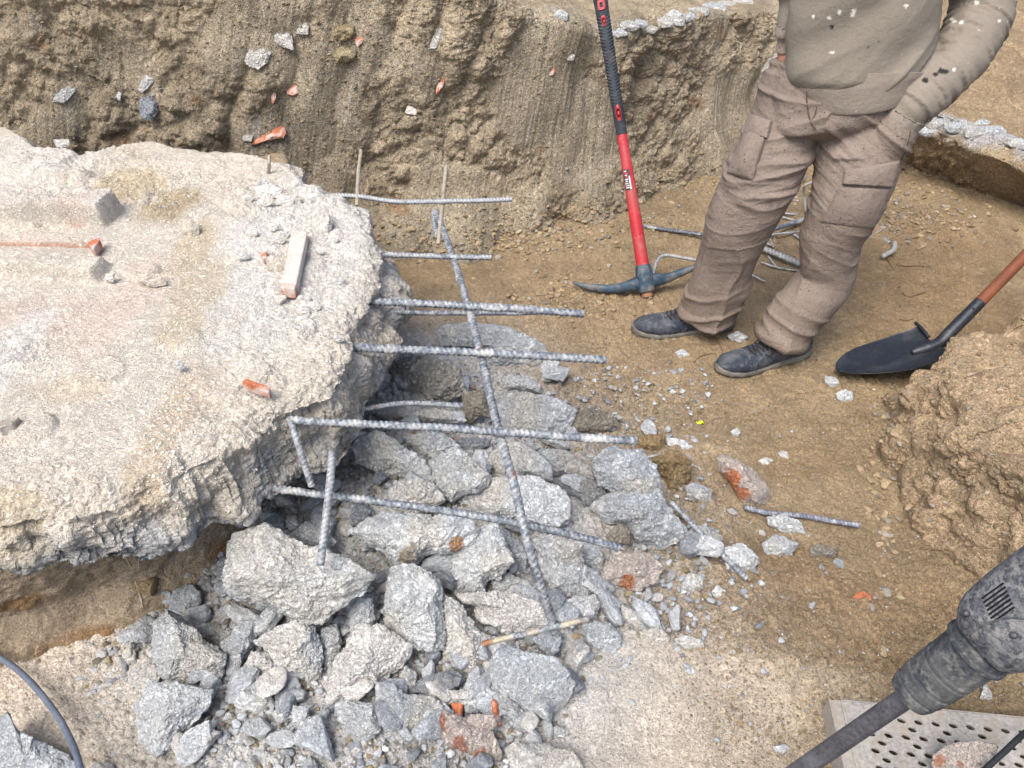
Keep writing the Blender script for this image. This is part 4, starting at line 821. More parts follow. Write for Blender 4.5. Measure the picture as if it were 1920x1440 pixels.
# ------------------------------------------------------------------ reinforcing bars
M['steel'] = mat('steel', var=.15, vscale=30, fine=260, finev=.3, rough=.6, metal=.25, spec=.4, bump=.6, bscale=(160, 420), bdist=(.0012, .0006))
def bar(pts, r, label=None, parent=None, name='rebar', cat='steel bar', group=None, pale=.45, rust=0.10, ribs=True, seed=1, base=(.125, .145, .175), tan=0.0, n=None):
    """pts: (px, py, z) with z the real height of the bar there"""
    r = r * .93; W = np.array([hz(a, b, z) for a, b, z in pts]); L = np.linalg.norm(np.diff(W, axis=0), axis=1).sum()
    n = n or max(12, int(L / (.0022 if ribs else .008))); C = catmull(W, n)
    C = C + .0012 * np.stack([pn(C.astype(np.float32), 7, seed + k) for k in range(3)], 1)
    pitch = r * 1.35
    def mod(Lx, th):
        ch = Lx / pitch + 2 * th / (2 * np.pi)
        rb = np.clip(np.sin(ch * 2 * np.pi) * 1.6, 0, 1) * (np.abs(np.sin(th)) > .25); lg = np.exp(-(np.sin(th) / .2) ** 2)
        return .93 + (.16 * rb + .12 * lg if ribs else .04)
    V, fc = tube(C, r, 16 if ribs else 9, mod=mod)
    P = V.astype(np.float32); V = V + (.0006 * fbm(P, 130, 2, s=2))[:, None]; Tn, An, Bn = frames(C, np.array([.13, .21, .97])); cc_ = np.vstack([np.repeat(C, 16 if ribs else 9, 0), C[0], C[-1]]); lump = smooth(.12, .42, fbm(P, 16, 3, .6, s=seed + 2)); V = V + (V - cc_) * (lump * .28 * (.6 + fbm(P, 90, 2, s=3)))[:, None]
    col = np.tile(np.array(base), (len(V), 1)); w_ = smooth(.80 - pale, 1.20 - pale, fbm(P, 75, 3, .8, s=seed) + .5)[:, None] * .62
    col = col * (1 - w_) + np.array([.50, .505, .50]) * w_
    col = col * (1 - .75 * lump[:, None]) + np.array([.54, .53, .50]) * .75 * lump[:, None]
    if ribs:
        Lc = np.r_[0, np.cumsum(np.linalg.norm(np.diff(C, axis=0), axis=1))]; mm = mod(Lc[:, None], (np.arange(16) / 16 * 2 * np.pi)[None, :]).ravel(); mm = np.r_[mm, 1, 1]; q_ = smooth(.95, 1.08, mm)[:, None]; col = col * (.75 + .25 * q_) + np.array([.30, .32, .34]) * q_ * .12  # crests dusted lighter; valleys darkened in colour as shade between ribs
    if tan: tt = smooth(.0, .3, fbm(P, 20, 2, s=seed + 4) + tan - .4)[:, None] * .8; col = col * (1 - tt) + np.array([.42, .36, .26]) * tt
    if rust: rr = smooth(.0, .25, fbm(P, 14, 3, s=seed + 9) + rust - .5)[:, None] * .9; col = col * (1 - rr) + np.array([.25, .105, .045]) * rr
    base_ = np.zeros(3) if parent is None else np.array(parent.location)
    if parent is None: base_ = C[0]
    o = link(name, mesh_mixed(name, [(V - base_, fc)], col), M['steel'], parent=parent, loc=None if parent is not None else base_)
    if label: tag(o, label, cat, group)
    return o
B_ = lambda *a, **k: bar(*a, parent=slab, **k)
B_([(620, 366, .50), (676, 369, .50), (742, 378, .50), (830, 378, .50), (960, 374, .50)], .0078, pale=.85, seed=2)
B_([(650, 474, .49), (700, 477, .49), (830, 481, .49), (922, 483, .49)], .0078, seed=3, pale=.55)
B_([(660, 562, .50), (715, 566, .50), (900, 575, .50), (1095, 588, .50)], .0098, seed=4, pale=.45)
B_([(650, 580, .44), (700, 585, .44), (850, 587, .44), (1010, 586, .44)], .0068, seed=5, pale=.45)
B_([(620, 650, .50), (672, 653, .50), (860, 660, .50), (1138, 675, .50)], .0098, seed=6, pale=.5)
B_([(640, 775, .36), (706, 763, .36), (770, 756, .35), (868, 760, .33)], .0066, seed=7, pale=.6)
B_([(540, 786, .50), (588, 791, .50), (800, 801, .50), (1000, 815, .50), (1195, 827, .50)], .0086, seed=8, pale=.5)
B_([(440, 905, .38), (490, 913, .38), (640, 932, .38), (860, 962, .37), (1000, 988, .35), (1100, 1010, .32), (1160, 1027, .30)], .0082, seed=9, pale=.42, rust=.12)
B_([(822, 445, .465), (815, 420, .47), (817, 398, .475), (845, 470, .48), (878, 575, .48), (905, 680, .48), (937, 815, .48), (962, 900, .47), (985, 1000, .42), (1012, 1090, .34), (1045, 1195, .20)], .0092, seed=10, pale=.55)
B_([(838, 312, .50), (833, 350, .49), (828, 400, .485), (822, 457, .47)], .0062, seed=11, pale=.6, tan=.8, base=(.25, .2, .15))
B_([(677, 283, .50), (672, 330, .50), (669, 385, .50)], .0062, seed=12, pale=.6, tan=.9, base=(.25, .2, .15))
B_([(545, 790, .50), (553, 812, .50), (568, 860, .46), (585, 912, .41)], .0072, seed=13, pale=.65)
B_([(622, 850, .46), (620, 885, .45), (612, 960, .41), (600, 1060, .36)], .0080, seed=14, pale=.7)
B_([(505, 292, .60), (504, 308, .58), (503, 328, .54)], .0055, seed=15, pale=.6, tan=.7, base=(.25, .2, .15))
LG = 'loose reinforcing bars'
def g_(px, py, up): return (px, py, float(hh(px, py)[2]) + up)
bar([(905, 1207, .20), (960, 1193, .22), (1030, 1178, .24), (1105, 1160, .25)], .0062, 'rust-tipped thin steel bar lying across the front of the rubble pile', group=LG, rust=.35, tan=.7, seed=20, pale=.5)
bar([g_(1395, 950, .02), g_(1440, 962, .02), g_(1510, 968, .015), g_(1570, 978, .02), g_(1612, 985, .02)], .0075, 'steel bar lying on the dirt under the pinkish brick-faced chunk', group=LG, seed=21, base=(.14, .15, .2), pale=.4)
bar([g_(1258, 940, .09), g_(1300, 985, .07), g_(1350, 1035, .05), g_(1400, 1085, .01)], .0070, 'half-buried steel bar at the right foot of the rubble pile', group=LG, seed=22, pale=.5)
bar([(1204, 424, .02), (1250, 431, .02), (1322, 441, .02)], .0085, 'dark steel bar on the dirt between the pickaxe handle and the trouser leg', group=LG, seed=23, base=(.09, .10, .13), pale=.3)
bar([(1220, 560, .01), (1214, 545, .02), (1224, 515, .05), (1234, 486, .075), (1250, 479, .075), (1280, 483, .07), (1325, 492, .06)], .0068, 'bent steel stirrup standing behind the pickaxe head', group=LG, seed=24, pale=.65, base=(.2, .2, .2))
WG = 'loose wires and bars behind the worker'
rs = np.random.RandomState(3)
wires = [([(1417, 461, .02), (1460, 478, .02), (1502, 497, .025)], .0125, 'thick pale bar lying between the legs of the worker', .95),
         ([(1422, 451, .01), (1440, 457, .01), (1452, 463, .01)], .005, 'short bar end above the thick pale bar', .8),
         ([(1424, 441, .02), (1460, 427, .03), (1514, 410, .035)], .009, 'blue-grey bar slanting up to the right behind the legs', .3),
         ([(1424, 448, .015), (1450, 440, .02), (1500, 434, .02)], .005, 'thin wire below the blue-grey slanting bar', .8),
         ([(1460, 395, .02), (1475, 370, .03), (1495, 345, .04), (1512, 330, .05)], .005, 'thin wire rising to the right behind the legs', .6),
         ([(1525, 342, .16), (1509, 348, .15), (1508, 365, .10), (1512, 405, .02)], .0055, 'hooked upright wire between the legs', .8),
         ([(1443, 396, .02), (1470, 400, .02), (1496, 402, .02)], .005, 'straight wire below the orange tile chip', .8),
         ([(1443, 402, .015), (1470, 408, .015), (1500, 417, .015)], .005, 'second straight wire below the orange tile chip, slanting down', .8),
         ([(1482, 369, .02), (1500, 371, .02), (1522, 373, .02)], .0045, 'upper short wire in the far part of the wire heap', .6),
         ([(1475, 374, .02), (1500, 377, .02), (1522, 380, .02)], .0045, 'lower short wire in the far part of the wire heap', .7),
         ([(1436, 410, .05), (1440, 430, .02), (1444, 440, .01)], .0045, 'short wire standing at the left end of the blue-grey bar', .7),
         ([(1454, 406, .05), (1446, 425, .02), (1441, 438, .01)], .0045, 'short wire crossing the left end of the blue-grey bar', .7),
         ([(1427, 492, .01), (1460, 502, .01), (1498, 508, .01)], .004, 'thin stick parallel to the thick pale bar', .8),
         ([(1440, 480, .02), (1448, 490, .02), (1456, 500, .01)], .004, 'tiny wire under the thick pale bar', .8),
         ([(1444, 447, .02), (1447, 455, .02), (1449, 462, .01)], .004, 'stub of wire under the slanting bar', .8),
         ([(1408, 515, .008), (1420, 521, .008), (1434, 528, .008)], .004, 'small splinter on the dirt between the two legs', .7),
         ([(1486, 438, .01), (1494, 443, .01), (1502, 449, .01)], .006, 'short pale bar end beside the nearer leg', .8),
         ([(1625, 425, .015), (1640, 436, .015), (1655, 446, .015), (1668, 455, .015)], .0075, 'pale ribbed bar right of the nearer leg', .8),
         ([(1616, 451, .012), (1632, 444, .02), (1654, 431, .03)], .0045, 'thin wire crossing the pale ribbed bar', .85)]
for k, (p, r, lab, pl_) in enumerate(wires): bar(p, r, lab, group=WG, seed=30 + k, pale=max(.25, pl_ - .22), ribs=r > .0065, base=(.12, .14, .19) if pl_ < .4 else (.20, .20, .195))
bar([(1655, 481, .012), (1664, 476, .012), (1674, 470, .012), (1678, 462, .012), (1677, 455, .012)], .011, 'short bent pale pipe end on the dirt right of the worker', group=WG, seed=60, pale=.9, ribs=False, base=(.4, .34, .26))
M['root'] = mat('root', col=(.16, .10, .06), attr=False, rough=.9, bump=.5)
M['root_pale'] = mat('root_pale', col=(.50, .42, .30), attr=False, rough=.9, bump=.5)
def twig(pts, r, label, m='root', surf=True, name='root', cat='root', group='dry roots and twigs'):
    W = []
    for p in pts:
        if surf == True: h = cast(p[0], p[1]); W.append(np.array(h[0]) + np.array([0, -.002, .003]))
        else: W.append(hz(*p))
    C = catmull(np.array(W), 24); V, fc = tube(C, r * np.linspace(1, .5, 24), 6)
    return tag(link(name, mesh_mixed(name, [(V - C[0], fc)]), M[m], loc=C[0]), label, cat, group)
twig([(1680, 497), (1700, 500), (1720, 499), (1745, 501)], .003, 'dark twig on the dirt right of the bent pipe end', name='twig', cat='twig')
twig([(1690, 550), (1705, 557), (1720, 553), (1735, 548)], .0035, 'dark crooked twig above the shovel blade', name='twig', cat='twig')
twig([(1685, 600), (1700, 602), (1712, 598)], .003, 'short dark twig just above the shovel blade', name='twig', cat='twig')
twig([(1662, 485), (1668, 495), (1674, 506)], .002, 'thin dark rootlet under the bent pipe end')
twig([(1330, 632), (1345, 640), (1352, 655), (1356, 668)], .0028, 'curled dark root between the two shoes')
twig([(1300, 680), (1315, 668), (1340, 662)], .002, 'thin curved rootlet left of the nearer shoe')
twig([(1725, 1028), (1760, 1031), (1780, 1032), (1793, 1046)], .0022, 'thin root hanging from the right earth mound')
twig([(1900, 618), (1912, 612), (1925, 610)], .002, 'fine root at the right border on the earth mound')
twig([(228, 1030), (245, 1060), (258, 1100), (270, 1140)], .0022, 'pale root hanging below the slab, left of two', 'root_pale')
twig([(262, 1010), (261, 1060), (264, 1110), (268, 1130)], .0018, 'pale root hanging below the slab, right of two', 'root_pale')
twig([(0, 1087), (18, 1073), (36, 1062)], .002, 'fine pale root at the left border under the slab', 'root_pale')
# rounded pipe-like ledge of soil in the cavity
W = [hz(148, 1092, .075), hz(200, 1094, .075), hz(250, 1101, .075), hz(288, 1108, .072)]
C = catmull(np.array(W), 60); C[:, 1] += .01; V, fc = tube(C, .020, 20, mod=lambda L, t: 1 + .03 * np.sin(L * 60 + t * 2))
col = np.tile(np.array([.36, .27, .15]), (len(V), 1)) * (1 + .3 * fbm(V.astype(np.float32), 14, 3, s=3))[:, None]; t_ = smooth(-.80, -.66, V[:, 0])[:, None] * .6; col = col * (1 - t_) + np.array([.36, .18, .07]) * t_
tag(link('clay_pipe', mesh_mixed('clay_pipe', [(V - C[0], fc)], col), M['soil'], loc=C[0]), 'tan rounded clay pipe half buried in the cavity under the slab', 'pipe')
# bright scrap
h = cast(1312, 795); Vx, Fx = ico(3); Q = Vx * np.array([.012, .006, .003]); Q[:, 2] += .0035 * np.sin(Vx[:, 0] * 4)
tag(link('plastic_scrap', mesh_np('plastic_scrap', Q, Fx), mat('yellow_plastic', col=(.62, .85, .03), attr=False, rough=.4, bump=.2, finev=.1), loc=Vector(h[0]) + Vector((0, 0, .006))), 'tiny bright yellow-green scrap on the dirt', 'plastic scrap')
# cables
M['cable'] = mat('cable', col=(.105, .125, .17), attr=False, rough=.6, bump=.4, var=.2, finev=.25, spots=[(30, .5, .7, (.3, .3, .3), .4)])
M['cable_b'] = mat('cable_b', col=(.02, .022, .026), attr=False, rough=.5, bump=.3)
def cable(pts, r, label, m):
    C = catmull(np.array(pts), 90); V, fc = tube(C, r, 14)
    return tag(link('cable', mesh_mixed('cable', [(V - C[0], fc)]), M[m], loc=C[0]), label, 'cable', 'power cables')
cable([hz(-90, 1190, .05), hz(-20, 1222, .05), hz(40, 1262, .05), hz(92, 1320, .06), hz(128, 1378, .08), hz(150, 1440, .10), hz(158, 1520, .10)], .0062, 'blue-grey cable curving down the bottom left corner', 'cable')
cable([hz(1780, 1510, .10), hz(1848, 1442, .12), hz(1885, 1408, .13), hz(1925, 1372, .14), hz(2010, 1310, .14)], .0056, 'black cable crossing the perforated plate in the bottom right corner', 'cable_b')

# ------------------------------------------------------------------ perforated steel plate
def build_plate():
    z = .055; O = hz(1552, 1312, z); e1 = hz(1920, 1347, z) - O; e1 /= np.linalg.norm(e1)
    e2 = hz(1612, 1440, z) - O; e2 -= e1 * (e2 @ e1); e2 /= np.linalg.norm(e2); up = np.array([0, 0, 1.])
    p = .0330; off1 = .062; nx_, ny_ = 15, 22; r = .0088; K = 20; parts = []
    rim = []; 
    for t in range(K):
        a = 2 * np.pi * t / K + np.pi / 4 - 0; cx, sx = math.cos(a), math.sin(a); m_ = max(abs(cx), abs(sx)); rim.append((cx / m_ * .5, sx / m_ * .5))
    h = p / 2
    def cell(u, v, w, hole):
        c = O + e1 * (off1 + u) + e2 * (.030 + v)
        if not hole:
            Q = [c + e1 * (a * w) + e2 * (b * w) for a, b in ((-.5, -.5), (.5, -.5), (.5, .5), (-.5, .5))]; parts.append((np.array(Q), (np.array([[0, 1, 2, 3]]), None))); return
        out_ = [c + e1 * (a * w) + e2 * (b * w) for a, b in rim]; inn = [c + e1 * (math.cos(2 * np.pi * t / K + np.pi / 4) * .0080 - math.sin(2 * np.pi * t / K + np.pi / 4) * .0010) + e2 * (math.sin(2 * np.pi * t / K + np.pi / 4) * .0048 + math.cos(2 * np.pi * t / K + np.pi / 4) * .0016) for t in range(K)]
        low = [q - up * .004 for q in inn]
        i = np.arange(K); j = (i + 1) % K
        parts.append((np.array(out_ + inn + low), (np.vstack([np.stack([i, j, K + j, K + i], 1), np.stack([K + i, K + j, 2 * K + j, 2 * K + i], 1)]), None)))
    # full rows hold a hole in every cell; rows between them one in two
    for j in range(ny_):
        for i in range(nx_ * 2):
            u = (i + .5) * h * 1.0; v = (j) * h
            full = (j % 2 == 0); hole = (i % 2 == 0) if full else (i % 4 == 1)
            cell(u * 1.0, v, h, False) if not hole else None
            if hole: cell(u, v, h, r < h * .5) if r < h * .5 else cell(u, v, h, True)
    W_ = nx_ * 2 * h; Hh = ny_ * h; c = O
    def quad(a0, a1, b0, b1):
        Q = [O + e1 * a + e2 * b for a, b in ((a0, b0), (a1, b0), (a1, b1), (a0, b1))]; parts.append((np.array(Q), (np.array([[0, 1, 2, 3]]), None)))
    y0 = .030 - h / 2; y1 = y0 + Hh
    quad(.028, off1, y0, y1); quad(.028, off1 + W_, .0, y0)
    V, f = None, None
    me = mesh_mixed('sheet', parts, smooth_=False)
    root = bpy.data.objects.new('perforated_plate', None); SC.collection.objects.link(root); root.location = O
    tag(root, 'dusty perforated galvanised steel plate in the bottom right corner', 'steel plate')
    m = mat('galvanised', col=(.34, .325, .295), attr=False, rough=.85, metal=.1, var=.2, finev=.35, spots=[(9, .45, .62, (.38, .33, .27), .6), (24, .52, .66, (.33, .25, .17), .5), (60, .55, .7, (.25, .23, .2), .6)], bump=.8, bscale=(90, 260), bdist=(.002, .001))
    s = link('sheet', me, m, parent=root); s.matrix_parent_inverse = Matrix.Translation(-Vector(O))
    # raised edge channel: outer flange, groove, and the long front lip
    def bx(a0, a1, b0, b1, z0, z1):
        cc = O + e1 * (a0 + a1) / 2 + e2 * (b0 + b1) / 2 + up * (z0 + z1) / 2
        return box_part(cc, e1 * (a1 - a0) / 2, e2 * (b1 - b0) / 2, up * (z1 - z0) / 2)
    fl = mesh_mixed('edge_flange', [bx(0, .0035, 0, .55, -.055, .006), bx(.0035, .020, .001, .55, -.006, .003), bx(.020, .024, 0, .55, -.012, .0015), bx(.024, .028, .001, .55, -.004, .004)], smooth_=False)
    s = link('edge_flange', fl, m, parent=root); s.matrix_parent_inverse = Matrix.Translation(-Vector(O))
    fl = mesh_mixed('edge_flange', [bx(.028, off1 + W_, -.003, -.0005, -.05, .001)], smooth_=False)
    s = link('edge_flange', fl, m, parent=root); s.matrix_parent_inverse = Matrix.Translation(-Vector(O))
build_plate()

def child(root, name, parts, m, col=None, smooth_=True, sub=None, label=None):
    """parts in world space become a child of root (an Empty with a translation only)"""
    me = mesh_mixed(name, parts, col, smooth_); L = Vector(root.location) if sub is None else Vector(root.location)
    me.transform(Matrix.Translation(-L)); o = link(name, me, m, parent=sub or root)
    if label: o['label'] = label
    return o
def empty(name, loc, label, cat, group=None):
    o = bpy.data.objects.new(name, None); SC.collection.objects.link(o); o.location = Vector(loc); return tag(o, label, cat, group)

# ------------------------------------------------------------------ pickaxe
def build_pick():
    A = hz(1212, 540, .035); T_ = hy(1122, -25, 2.86); ax = T_ - A; Lh = np.linalg.norm(ax); ax /= Lh
    P_at = lambda t: A + ax * Lh * t
    # t where the ray of a given pixel row meets the handle
    def t_of(py):
        ts = np.linspace(0, 1, 400); Q = A + (T_ - A) * ts[:, None]; dep = Q[:, 1] * CP + (1.55 - Q[:, 2]) * SP; yc = (Q[:, 1] * SP + (Q[:, 2] - 1.55) * CP); return ts[np.argmin(np.abs(720 - yc / dep * F - py))]
    root = empty('pickaxe', A, 'pickaxe with blue head on the ground, red and black handle against the earth wall', 'pickaxe')
    mr = mat('red_handle', col=(.42, .022, .030), attr=False, rough=.45, spec=.5, var=.12, finev=.15, bump=.25, spots=[(60, .56, .7, (.40, .27, .22), .5), (7, .45, .62, (.36, .10, .09), .55)])
    mk = mat('black_grip', col=(.030, .036, .045), attr=False, rough=.6, var=.25, finev=.3, bump=.4, spots=[(30, .5, .75, (.16, .15, .14), .5)])
    mb = mat('blue_paint', col=(.045, .075, .11), attr=False, rough=.5, metal=.2, var=.3, finev=.3, bump=.6, spots=[(12, .46, .62, (.17, .17, .16), .75), (45, .56, .66, (.28, .22, .14), .7)])
    tg = t_of(252); t0 = t_of(505)
    view = np.cross(ax, np.array([0, 0, 1.])); 
    toC = CAM - P_at(.5); toC -= ax * (toC @ ax); toC /= np.linalg.norm(toC); sidev = np.cross(ax, toC)
    def prof(ts, rad, ratio=1.15, name_='x', m=None, modf=None, nseg=28):
        C = A + (T_ - A) * np.asarray(ts)[:, None]; V, fc = tube(C, np.asarray(rad) * ratio, nseg, ref=toC, rb=np.asarray(rad), mod=modf); return child(root, name_, [(V, fc)], m)
    ts = np.linspace(t0 - .02, tg, 60); rad = np.interp(ts, [0, t0, tg], [.0205, .0205, .0155])
    # faded dusty lower end
    h_ = prof(ts, rad, name_='handle', m=mr)
    ts = np.linspace(tg - .002, 1.0, 420); rad = np.interp(ts, [tg, tg + .12, .72, .93, 1.0], [.0165, .0175, .0175, .020, .024])
    def tread(L, th):
        Lm = L; s_ = np.sin(th); act = ((Lm > Lh * .10) & (Lm < Lh * (1 - tg) * .80)); v = np.sin((Lm / .011 - 1.2 * np.abs(np.cos(th))) * 2 * np.pi)
        return 1 + .05 * np.clip(v * 2, -1, 1) * act * (np.abs(np.cos(th)) > .30)
    prof(ts, rad, name_='grip', m=mk, modf=tread, nseg=48)
    # red inlays on the grip, facing the camera
    def inlay(py, hpx, wpx, shape):
        t = t_of(py); c = P_at(t); dep = depth_of(c); hh_ = hpx * dep / F / 2 * 1.05; ww = wpx * dep / F / 2; r_ = np.interp(t, [tg, tg + .12, .72, .93, 1.0], [.0165, .0175, .0175, .020, .024]) + .0012
        n = 28; out_ = []
        for k in range(n):
            a = 2 * np.pi * k / n
            if shape == 'oval': x, y = math.cos(a), math.sin(a)
            elif shape == 'taper': x, y = math.cos(a), math.sin(a); x *= .55 + .45 * (y + 1) / 2; m2 = max(abs(math.cos(a)), abs(math.sin(a))) ** .5; x /= m2; y /= m2
            else: m2 = max(abs(math.cos(a)), abs(math.sin(a))) ** .7; x, y = math.cos(a) / m2, math.sin(a) / m2
            out_.append((x, y))
        V = []; ratio = 1.15
        def surf(x, y, lift):
            xs = x * ww; th = xs / (r_ * ratio); return c + ax * y * hh_ + sidev * math.sin(th) * (r_ * ratio + lift + .0008) * -1 + toC * math.cos(th) * (r_ + lift + .0012)
        if shape == 'ring':
            for (x, y) in out_: V.append(surf(x, y, .0018))
            for (x, y) in out_: V.append(surf(x * .42, y * .5 - .03, .0018))
            i = np.arange(n); j = (i + 1) % n; return child(root, 'inlay', [(np.array(V), (np.stack([i, j, n + j, n + i], 1), None))], mr)
        V.append(surf(0, 0, .0022))
        for s in (.5, 1.0):
            for (x, y) in out_: V.append(surf(x * s, y * s, .0020 if s < 1 else .0005))
        i = np.arange(n); j = (i + 1) % n; Vv = np.array(V)
        return child(root, 'inlay', [(Vv, (np.stack([1 + i, 1 + j, 1 + n + j, 1 + n + i], 1), np.stack([np.zeros(n, int), 1 + i, 1 + j], 1)))], mr)
    inlay(12, 17, 13, 'ring'); inlay(42, 18, 10, 'taper'); inlay(213, 28, 10, 'oval')
    # small printed label
    def sticker():
        t = t_of(337); c = P_at(t); dep = depth_of(c); r_ = np.interp(t, [0, t0, tg], [.0205, .0205, .0155]) + .0006; parts = {}; hh_ = 38 * dep / F / 2; wd = 14 * dep / F
        def patch(x0, x1, y0, y1, lift):
            V = []
            for j in range(2):
                for i in range(7):
                    x = (x0 + (x1 - x0) * i / 6) * wd; y = (y0 + (y1 - y0) * j); th = x / (r_ * 1.15)
                    V.append(c + ax * y * hh_ - sidev * math.sin(th) * (r_ * 1.15 + lift) + toC * math.cos(th) * (r_ + lift))
            return np.array(V), (np.array([[i, i + 1, 8 + i, 7 + i] for i in range(6)]), None)
        mw = mat('label_white', col=(.62, .60, .60), attr=False, rough=.5, bump=0, var=.1); md = mat('label_dark', col=(.05, .05, .055), attr=False, rough=.5, bump=0)
        st = child(root, 'sticker', [patch(-.2, .75, -1, 1, .0004)], md)
        rs = np.random.RandomState(4)
        wp = [patch(-.16, .02, -.95, .35, .0009)]
        for k in range(9):
            y = .85 - k * .2; x0 = rs.uniform(.08, .2); wp.append(patch(x0, rs.uniform(.45, .7), y - .05, y + .05, .0009))
        o = child(root, 'sticker_print', wp, mw, sub=st)
        o = child(root, 'sticker_print', [patch(.1, .6, .55, .78, .0013), patch(.15, .45, .2, .36, .0013)], mr, sub=st)
    sticker()
    # forged head: one crescent, thick at the eye
    dd = lambda px, py, d_: hd(px, py, dep0 + d_); dep0 = depth_of(A)
    pts = [(1074, 530, .02, 4.0, 4), (1095, 536, .02, 10, 7), (1120, 540, .015, 14, 10), (1150, 541, .01, 17, 14), (1180, 536, 0, 22, 20), (1205, 528, 0, 27, 27), (1225, 525, 0, 27, 27), (1248, 522, 0, 19, 18), (1270, 514, .0, 15, 15), (1292, 505, .0, 13, 20), (1318, 494, .0, 8, 26)]
    Q = np.array([np.r_[dd(a, b, c_), h1 * dep0 / F / 2, w1 * dep0 / F / 2] for a, b, c_, h1, w1 in pts]); S_ = catmull(Q, 90)
    V, fc = tube(S_[:, :3], S_[:, 3], 20, ref=toC, rb=S_[:, 4], mod=lambda L, t: 1 / (np.abs(np.cos(t)) ** 2.6 + np.abs(np.sin(t)) ** 2.6) ** (1 / 2.6))
    hd_ = child(root, 'head', [(V, fc)], mb)
    C = A + ax * np.linspace(-.012, .085, 24)[:, None]; rad = np.interp(np.linspace(0, 1, 24), [0, .15, .7, .95, 1], [.029, .031, .031, .027, .024]); V, fc = tube(C, rad, 28, ref=toC, mod=lambda L, t: 1 / (np.abs(np.cos(t)) ** 3 + np.abs(np.sin(t)) ** 3) ** (1 / 3))
    child(root, 'socket', [(V, fc)], mb)
    C = A + ax * np.linspace(-.035, -.01, 8)[:, None]; V, fc = tube(C, np.array([.014, .019, .021, .021, .021, .021, .021, .021]), 20, ref=toC)
    child(root, 'handle_end', [(V, fc)], mat('worn_wood', col=(.30, .16, .10), attr=False, rough=.8, bump=.6))
build_pick()

# ------------------------------------------------------------------ shovel
def build_shovel():
    tip = hz(1571, 706, .012); sock = hz(1758, 648, .085); hnd0 = hz(1835, 568, .20); 
    d = hnd0 - sock; d /= np.linalg.norm(d)
    fer = hd(1838, 566, depth_of(hz(1838, 566, .20))); far = fer + (fer - sock) / np.linalg.norm(fer - sock) * 1.05
    root = empty('shovel', tip, 'round-point shovel with black steel blade and brown wooden handle resting on the earth mound', 'shovel')
    ms = mat('black_steel', col=(.030, .034, .042), attr=False, rough=.42, metal=.55, spec=.5, var=.25, finev=.25, bump=.5, spots=[(14, .5, .7, (.13, .125, .125), .45)])
    mw = mat('brown_wood', col=(.19, .065, .032), attr=False, rough=.6, var=.25, finev=.2, bump=.4)
    fw = sock - tip; Lb = np.linalg.norm(fw); fw /= Lb; up = np.array([0, 0, 1.]); sd = np.cross(fw, up); sd /= np.linalg.norm(sd); up = np.cross(sd, fw)
    if sd[1] > 0: sd = -sd; up = np.cross(sd, fw); up = up if up[2] > 0 else -up
    ro = math.radians(16); sd, up = sd * math.cos(ro) + up * math.sin(ro), up * math.cos(ro) - sd * math.sin(ro)
    nu, nv = 60, 44; V = []
    for i in range(nu):
        u = i / (nu - 1); hw = .108 * min(1, (1 - (1 - min(u / .62, 1)) ** 2) ** .62) * (1 - .10 * smooth(.75, 1, u)) + .004
        for j in range(nv):
            v = j / (nv - 1) * 2 - 1; x = u * Lb * 1.0 + .02 * (1 - v * v) * 0; dish = .030 * (v * v) * min(1, hw / .1) + .018 * (1 - u) ** 2
            ridge = .007 * math.exp(-(v / .16) ** 2) * smooth(.25, .8, u); z = dish + ridge - .016 * math.sin(np.pi * min(1, u)) 
            nick = .02 * math.exp(-((v - .45) / .25) ** 2) * (u < .2)
            V.append(tip + fw * (x + nick) + sd * hw * v + up * z)
    V = np.array(V); Fq = grid_faces(nu, nv); th = .0022; n0 = len(V); V2 = V - up * th; q = np.vstack([Fq, Fq[:, ::-1] + n0])
    e = []; idx = lambda i, j: i * nv + j
    for i in range(nu - 1): e += [[idx(i, 0), idx(i + 1, 0), idx(i + 1, 0) + n0, idx(i, 0) + n0], [idx(i + 1, nv - 1), idx(i, nv - 1), idx(i, nv - 1) + n0, idx(i + 1, nv - 1) + n0]]
    for j in range(nv - 1): e += [[idx(0, j + 1), idx(0, j), idx(0, j) + n0, idx(0, j + 1) + n0], [idx(nu - 1, j), idx(nu - 1, j + 1), idx(nu - 1, j + 1) + n0, idx(nu - 1, j) + n0]]
    bl = child(root, 'blade', [(np.vstack([V, V2]), (np.vstack([q, np.array(e)]), None))], ms)
    for s in (-1, 1):       # rolled foot rests
        a = sock + sd * s * .045 + up * .012; b = sock + sd * s * .112 + up * .038; C = catmull(np.array([a, (a + b) / 2 + up * .004, b]), 14); Vt, fc = tube(C, .006, 10); child(root, 'step', [(Vt, fc)], ms)
    s0 = sock - fw * .085 + up * .004; C = catmull(np.array([s0, sock + up * .006, sock + (fer - sock) * .35 + up * .002, fer]), 60)
    rr = np.interp(np.linspace(0, 1, 60), [0, .2, .45, 1], [.006, .019, .0195, .0185]); V3, fc = tube(C, rr, 22); child(root, 'socket', [(V3, fc)], ms)
    C = np.array([fer - (far - fer) * .02 + (far - fer) * t for t in np.linspace(0, 1, 40)]); V4, fc = tube(C, .0175, 22); child(root, 'handle', [(V4, fc)], mw)
    rv = fer - (fer - sock) / np.linalg.norm(fer - sock) * .03; Vr, Fr = ico(2); tc = CAM - rv; tc /= np.linalg.norm(tc); child(root, 'rivet', [(Vr * .0035 + rv + tc * .0185, (None, Fr))], M['steel'])
build_shovel()

